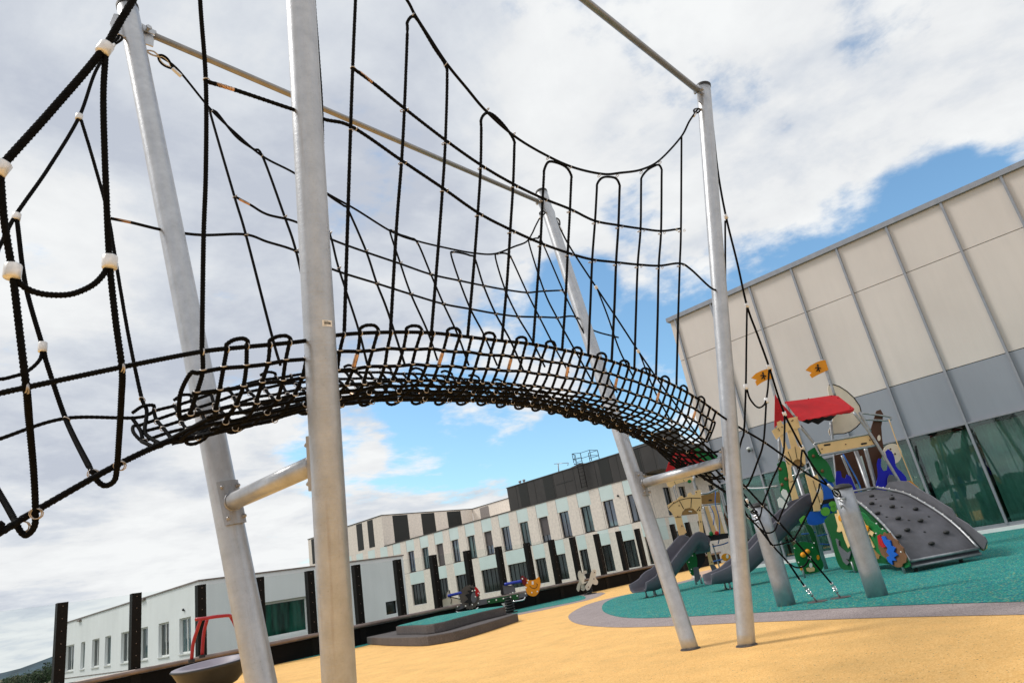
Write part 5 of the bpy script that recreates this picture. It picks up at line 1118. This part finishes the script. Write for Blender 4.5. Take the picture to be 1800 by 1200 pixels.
# ================================================================== SEE-SAW
VS = W.dot(V3((16.0, 16.3, 0)))
ss = thing('seesaw', 'board seesaw with hedgehog and orange hen figures beyond the step platform', 'seesaw', (16, 16.3, 0))
H = Board(740, 980, 8.182, VS)
H.poly('white_figure', [(205, 762), (212, 725), (230, 690), (262, 640), (310, 592), (358, 572), (360, 520), (378, 478), (410, 465), (422, 490), (425, 560), (470, 575), (565, 590), (570, 655), (400, 690), (255, 715), (248, 770), (285, 790), (225, 795), (208, 785)], 'hpl_cream', ss, .0)
H.poly('beam', [(248, 716), (600, 655), (850, 600), (960, 590), (1180, 560), (1400, 525), (1520, 500), (1530, 548), (1400, 585), (970, 655), (840, 680), (700, 690), (560, 740), (430, 772), (345, 800), (290, 785)], 'hpl_grey', ss, -.03, .05)
sp_ = []
for k in range(44):
    t = 2*math.pi*k/44; r_ = 1.0 if k % 2 else .90; sp_.append((700+150*r_*math.cos(t), 562+182*r_*math.sin(t)))
H.cut('outline', [(205, 762), (230, 690), (262, 640), (310, 592), (358, 572), (360, 520), (378, 478), (410, 465), (425, 560), (565, 590)], ss, -.01, .014); H.cut('outline', [(415, 560), (440, 600), (430, 660)], ss, -.01, .010)
H.poly('hedgehog_body', sp_, mat('hedgehog grey board', (.10, .085, .075), .45), ss, -.08)
H.poly('spikes', [(700, 420), (770, 440), (745, 470), (780, 500), (745, 490), (740, 560), (760, 600), (730, 640), (690, 695), (685, 650), (620, 640), (680, 590), (635, 530), (700, 510), (665, 470), (725, 460)], 'hpl_black', ss, -.105)
H.ell('hedgehog_face', 760, 570, 42, 78, 'hpl_grey', ss, -.13)
H.poly('red_cap', [(770, 440), (785, 410), (815, 440), (850, 500), (835, 525), (805, 560), (780, 545), (782, 490)], 'hpl_red', ss, -.13)
H.poly('seat_back', [(1150, 525), (1155, 440), (1170, 395), (1320, 395), (1350, 430), (1362, 490), (1320, 505)], 'hpl_grey', ss, .02); H.poly('black_figure', [(1145, 520), (1150, 340), (1165, 312), (1180, 350), (1172, 420), (1190, 520)], 'hpl_black', ss, -.02)
H.poly('green_board', [(945, 600), (1400, 515), (1402, 590), (965, 662)], 'hpl_dkgreen', ss, -.08)
H.poly('hen_body', [(1508, 305), (1545, 318), (1600, 320), (1645, 308), (1672, 285), (1700, 270), (1712, 310), (1720, 380), (1705, 450), (1690, 500), (1640, 548), (1575, 545), (1530, 515), (1505, 450), (1500, 400), (1528, 350)], 'hpl_orange', ss, -.06, .03, True)
H.poly('hen_comb', [(1430, 300), (1440, 262), (1462, 252), (1490, 278), (1525, 290), (1530, 320), (1512, 400), (1485, 395), (1450, 355)], mat('dark red board', (.16, .008, .012), .4), ss, -.03, .03, True)
H.cut('smile', [(1562, 398), (1590, 430), (1630, 440), (1665, 420), (1675, 380), (1655, 365)], ss, -.075, .008)
H.poly('sticker', [(1592, 335), (1618, 332), (1622, 380), (1594, 382)], 'hpl_white', ss, -.066, .004)
H.dots('bolts', [(1460, 300), (1542, 322), (1530, 358), (1512, 426), (1505, 512), (1595, 497), (1675, 482), (980, 628), (1084, 605), (1187, 585), (1288, 563), (1384, 545), (740, 474), (777, 467), (825, 508), (783, 557), (642, 690), (738, 672), (825, 650), (525, 700), (432, 717), (333, 742), (1322, 500)], .024, 'hpl_white', ss, -.13)
H.line('handle', [(388, 545), (590, 497)], .045, 'blue_paint', ss, -.05); H.line('handle', [(1200, 380), (1450, 332)], .045, 'blue_paint', ss, -.05)
H.line('footrest', [(500, 765), (530, 785), (790, 745), (825, 710)], .022, 'chrome', ss, -.2); H.line('footrest', [(1320, 628), (1480, 598), (1500, 560)], .022, 'chrome', ss, -.2)
H.poly('pedestal', [(1155, 655), (1230, 640), (1240, 700), (1225, 790), (1200, 700)], 'hpl_white', ss, -.02, .04)
p0, p1 = H.p(1285, 625), H.p(1290, 775)
m = MB(); m.tube([V3((p1.x, p1.y, 0)), V3((p1.x, p1.y, .04))], .22, 16, smooth=False)
sq = [V3((p1.x+.13*math.cos(t*.5), p1.y+.13*math.sin(t*.5), .04+t*.0062)) for t in range(0, 76)]; m.tube(sq, .03, 6); m.tube([V3((p1.x, p1.y, .04)), V3((p1.x, p1.y, .52))], .07, 8); m.build('spring_base', 'cap', ss)

# ================================================================== SPRING RIDER
VB = W.dot(V3((20.49, 16.65, 0)))
sr = thing('spring_rider', 'cream butterfly-shaped spring rider on a dark spring near the fence', 'spring rider', (20.5, 16.65, 0))
Bq = Board(900, 960, 5.294, VB)
Bq.poly('side_board', [(688, 400), (680, 370), (700, 340), (720, 300), (735, 240), (760, 212), (780, 215), (785, 240), (778, 290), (800, 320), (795, 352), (770, 355), (750, 345), (720, 400), (700, 408)], 'hpl_cream', sr, -.15, .03, True)
Bq.poly('side_board', [(640, 400), (645, 340), (625, 290), (635, 255), (655, 250), (675, 285), (672, 340), (680, 395), (660, 412)], 'hpl_cream', sr, .1, .03, True)
Bq.poly('side_board', [(600, 395), (610, 350), (625, 320), (612, 270), (618, 230), (635, 222), (650, 250), (655, 280), (630, 400), (615, 418)], 'hpl_cream', sr, .3, .03, True)
Bq.poly('side_board', [(655, 250), (668, 225), (690, 222), (698, 245), (670, 262)], 'hpl_cream', sr, .25, .03, True)
Bq.poly('seat', [(675, 255), (730, 245), (740, 290), (690, 298)], 'hpl_black', sr, .05, .2); Bq.poly('seat', [(650, 340), (775, 300), (778, 308), (655, 350)], 'hpl_cream', sr, -.1, .25)
Bq.dots('bolts', [(712, 376), (768, 240), (650, 392), (762, 300)], .02, 'hpl_dkbrown', sr, -.18)
p = Bq.p(728, 440, 0); m = MB(); m.tube([V3((p.x, p.y, 0)), V3((p.x, p.y, .03))], .24, 16, smooth=False); m.tube([V3((p.x+.1*math.cos(t*.6), p.y+.1*math.sin(t*.6), .03+t*.007)) for t in range(60)], .022, 6); m.build('spring', 'cap', sr)

# ================================================================== SPINNER BOWL
sbw = thing('spinner_bowl', 'grey spinning dish with a red tubular handrail behind the second pole', 'spinner', (5.6, 14, 0))
bc = onplane((373, 1164), V3((5.6, 13.4, 0)), V3((fw.x, fw.y, 0))); rad = .68; tilt = Matrix.Rotation(R(4), 4, V3((math.sin(YAW), -math.cos(YAW), 0)))
def bw(x, y, z): return bc + (tilt @ V3((x, y, z)))
m = MB(); n_ = 48; rr = [(1.0, 0), (1.03, -.02), (.97, -.06), (.84, -.22), (.60, -.38), (.3, -.46), (.0001, -.48)]
vs = [bw(rad*a*math.cos(2*math.pi*k/n_), rad*a*math.sin(2*math.pi*k/n_), b) for a, b in rr for k in range(n_)]
m.add(vs, [(i*n_+(k+1) % n_, i*n_+k, (i+1)*n_+k, (i+1)*n_+(k+1) % n_) for i in range(len(rr)-1) for k in range(n_)], True); m.build('bowl_shell', 'bowl_under', sbw)
m = MB(); rr = [(1.0, .002), (.84, .012), (.80, .0), (.6, -.14), (.0001, -.22)]
vs = [bw(rad*a*math.cos(2*math.pi*k/n_), rad*a*math.sin(2*math.pi*k/n_), b) for a, b in rr for k in range(n_)]
m.add(vs, [(i*n_+k, i*n_+(k+1) % n_, (i+1)*n_+(k+1) % n_, (i+1)*n_+k) for i in range(len(rr)-1) for k in range(n_)], True); m.build('bowl_rim', 'bowl', sbw)
MB().tube([(bc.x, bc.y, 0), (bc.x, bc.y, bc.z-.40)], .07, 16).build('pedestal', 'steel', sbw)
def bz(x, y, d=0):
    c = (300+x/8.575, 1060+y/8.575); return onplane(c, bc+V3((fw.x, fw.y, 0))*d, V3((fw.x, fw.y, 0)))
MB().tube(spline([bz(375, 238, -.5), bz(520, 222, -.5), bz(700, 195, -.45), bz(885, 180, -.2), bz(905, 200, -.1), bz(960, 300, 0), bz(1040, 520, .1), bz(1060, 740, .2)], .05), .030, 12).build('handrail', 'red_paint', sbw)
for a in (((455, 230), (400, 400), (340, 600), (315, 850)), ((555, 225), (505, 420), (485, 600), (475, 780))):
    dd = -.5 if a[0][0] == 455 else -.1
    MB().tube(spline([bz(*q_, dd) for q_ in a], .05), .030, 12).build('rail_post', 'red_paint', sbw); e_ = bz(*a[-1], dd); MB().tube([e_+V3((0, 0, -.04)), e_+V3((0, 0, .01))], .055, 12, smooth=False).build('rail_socket', 'cap', sbw)
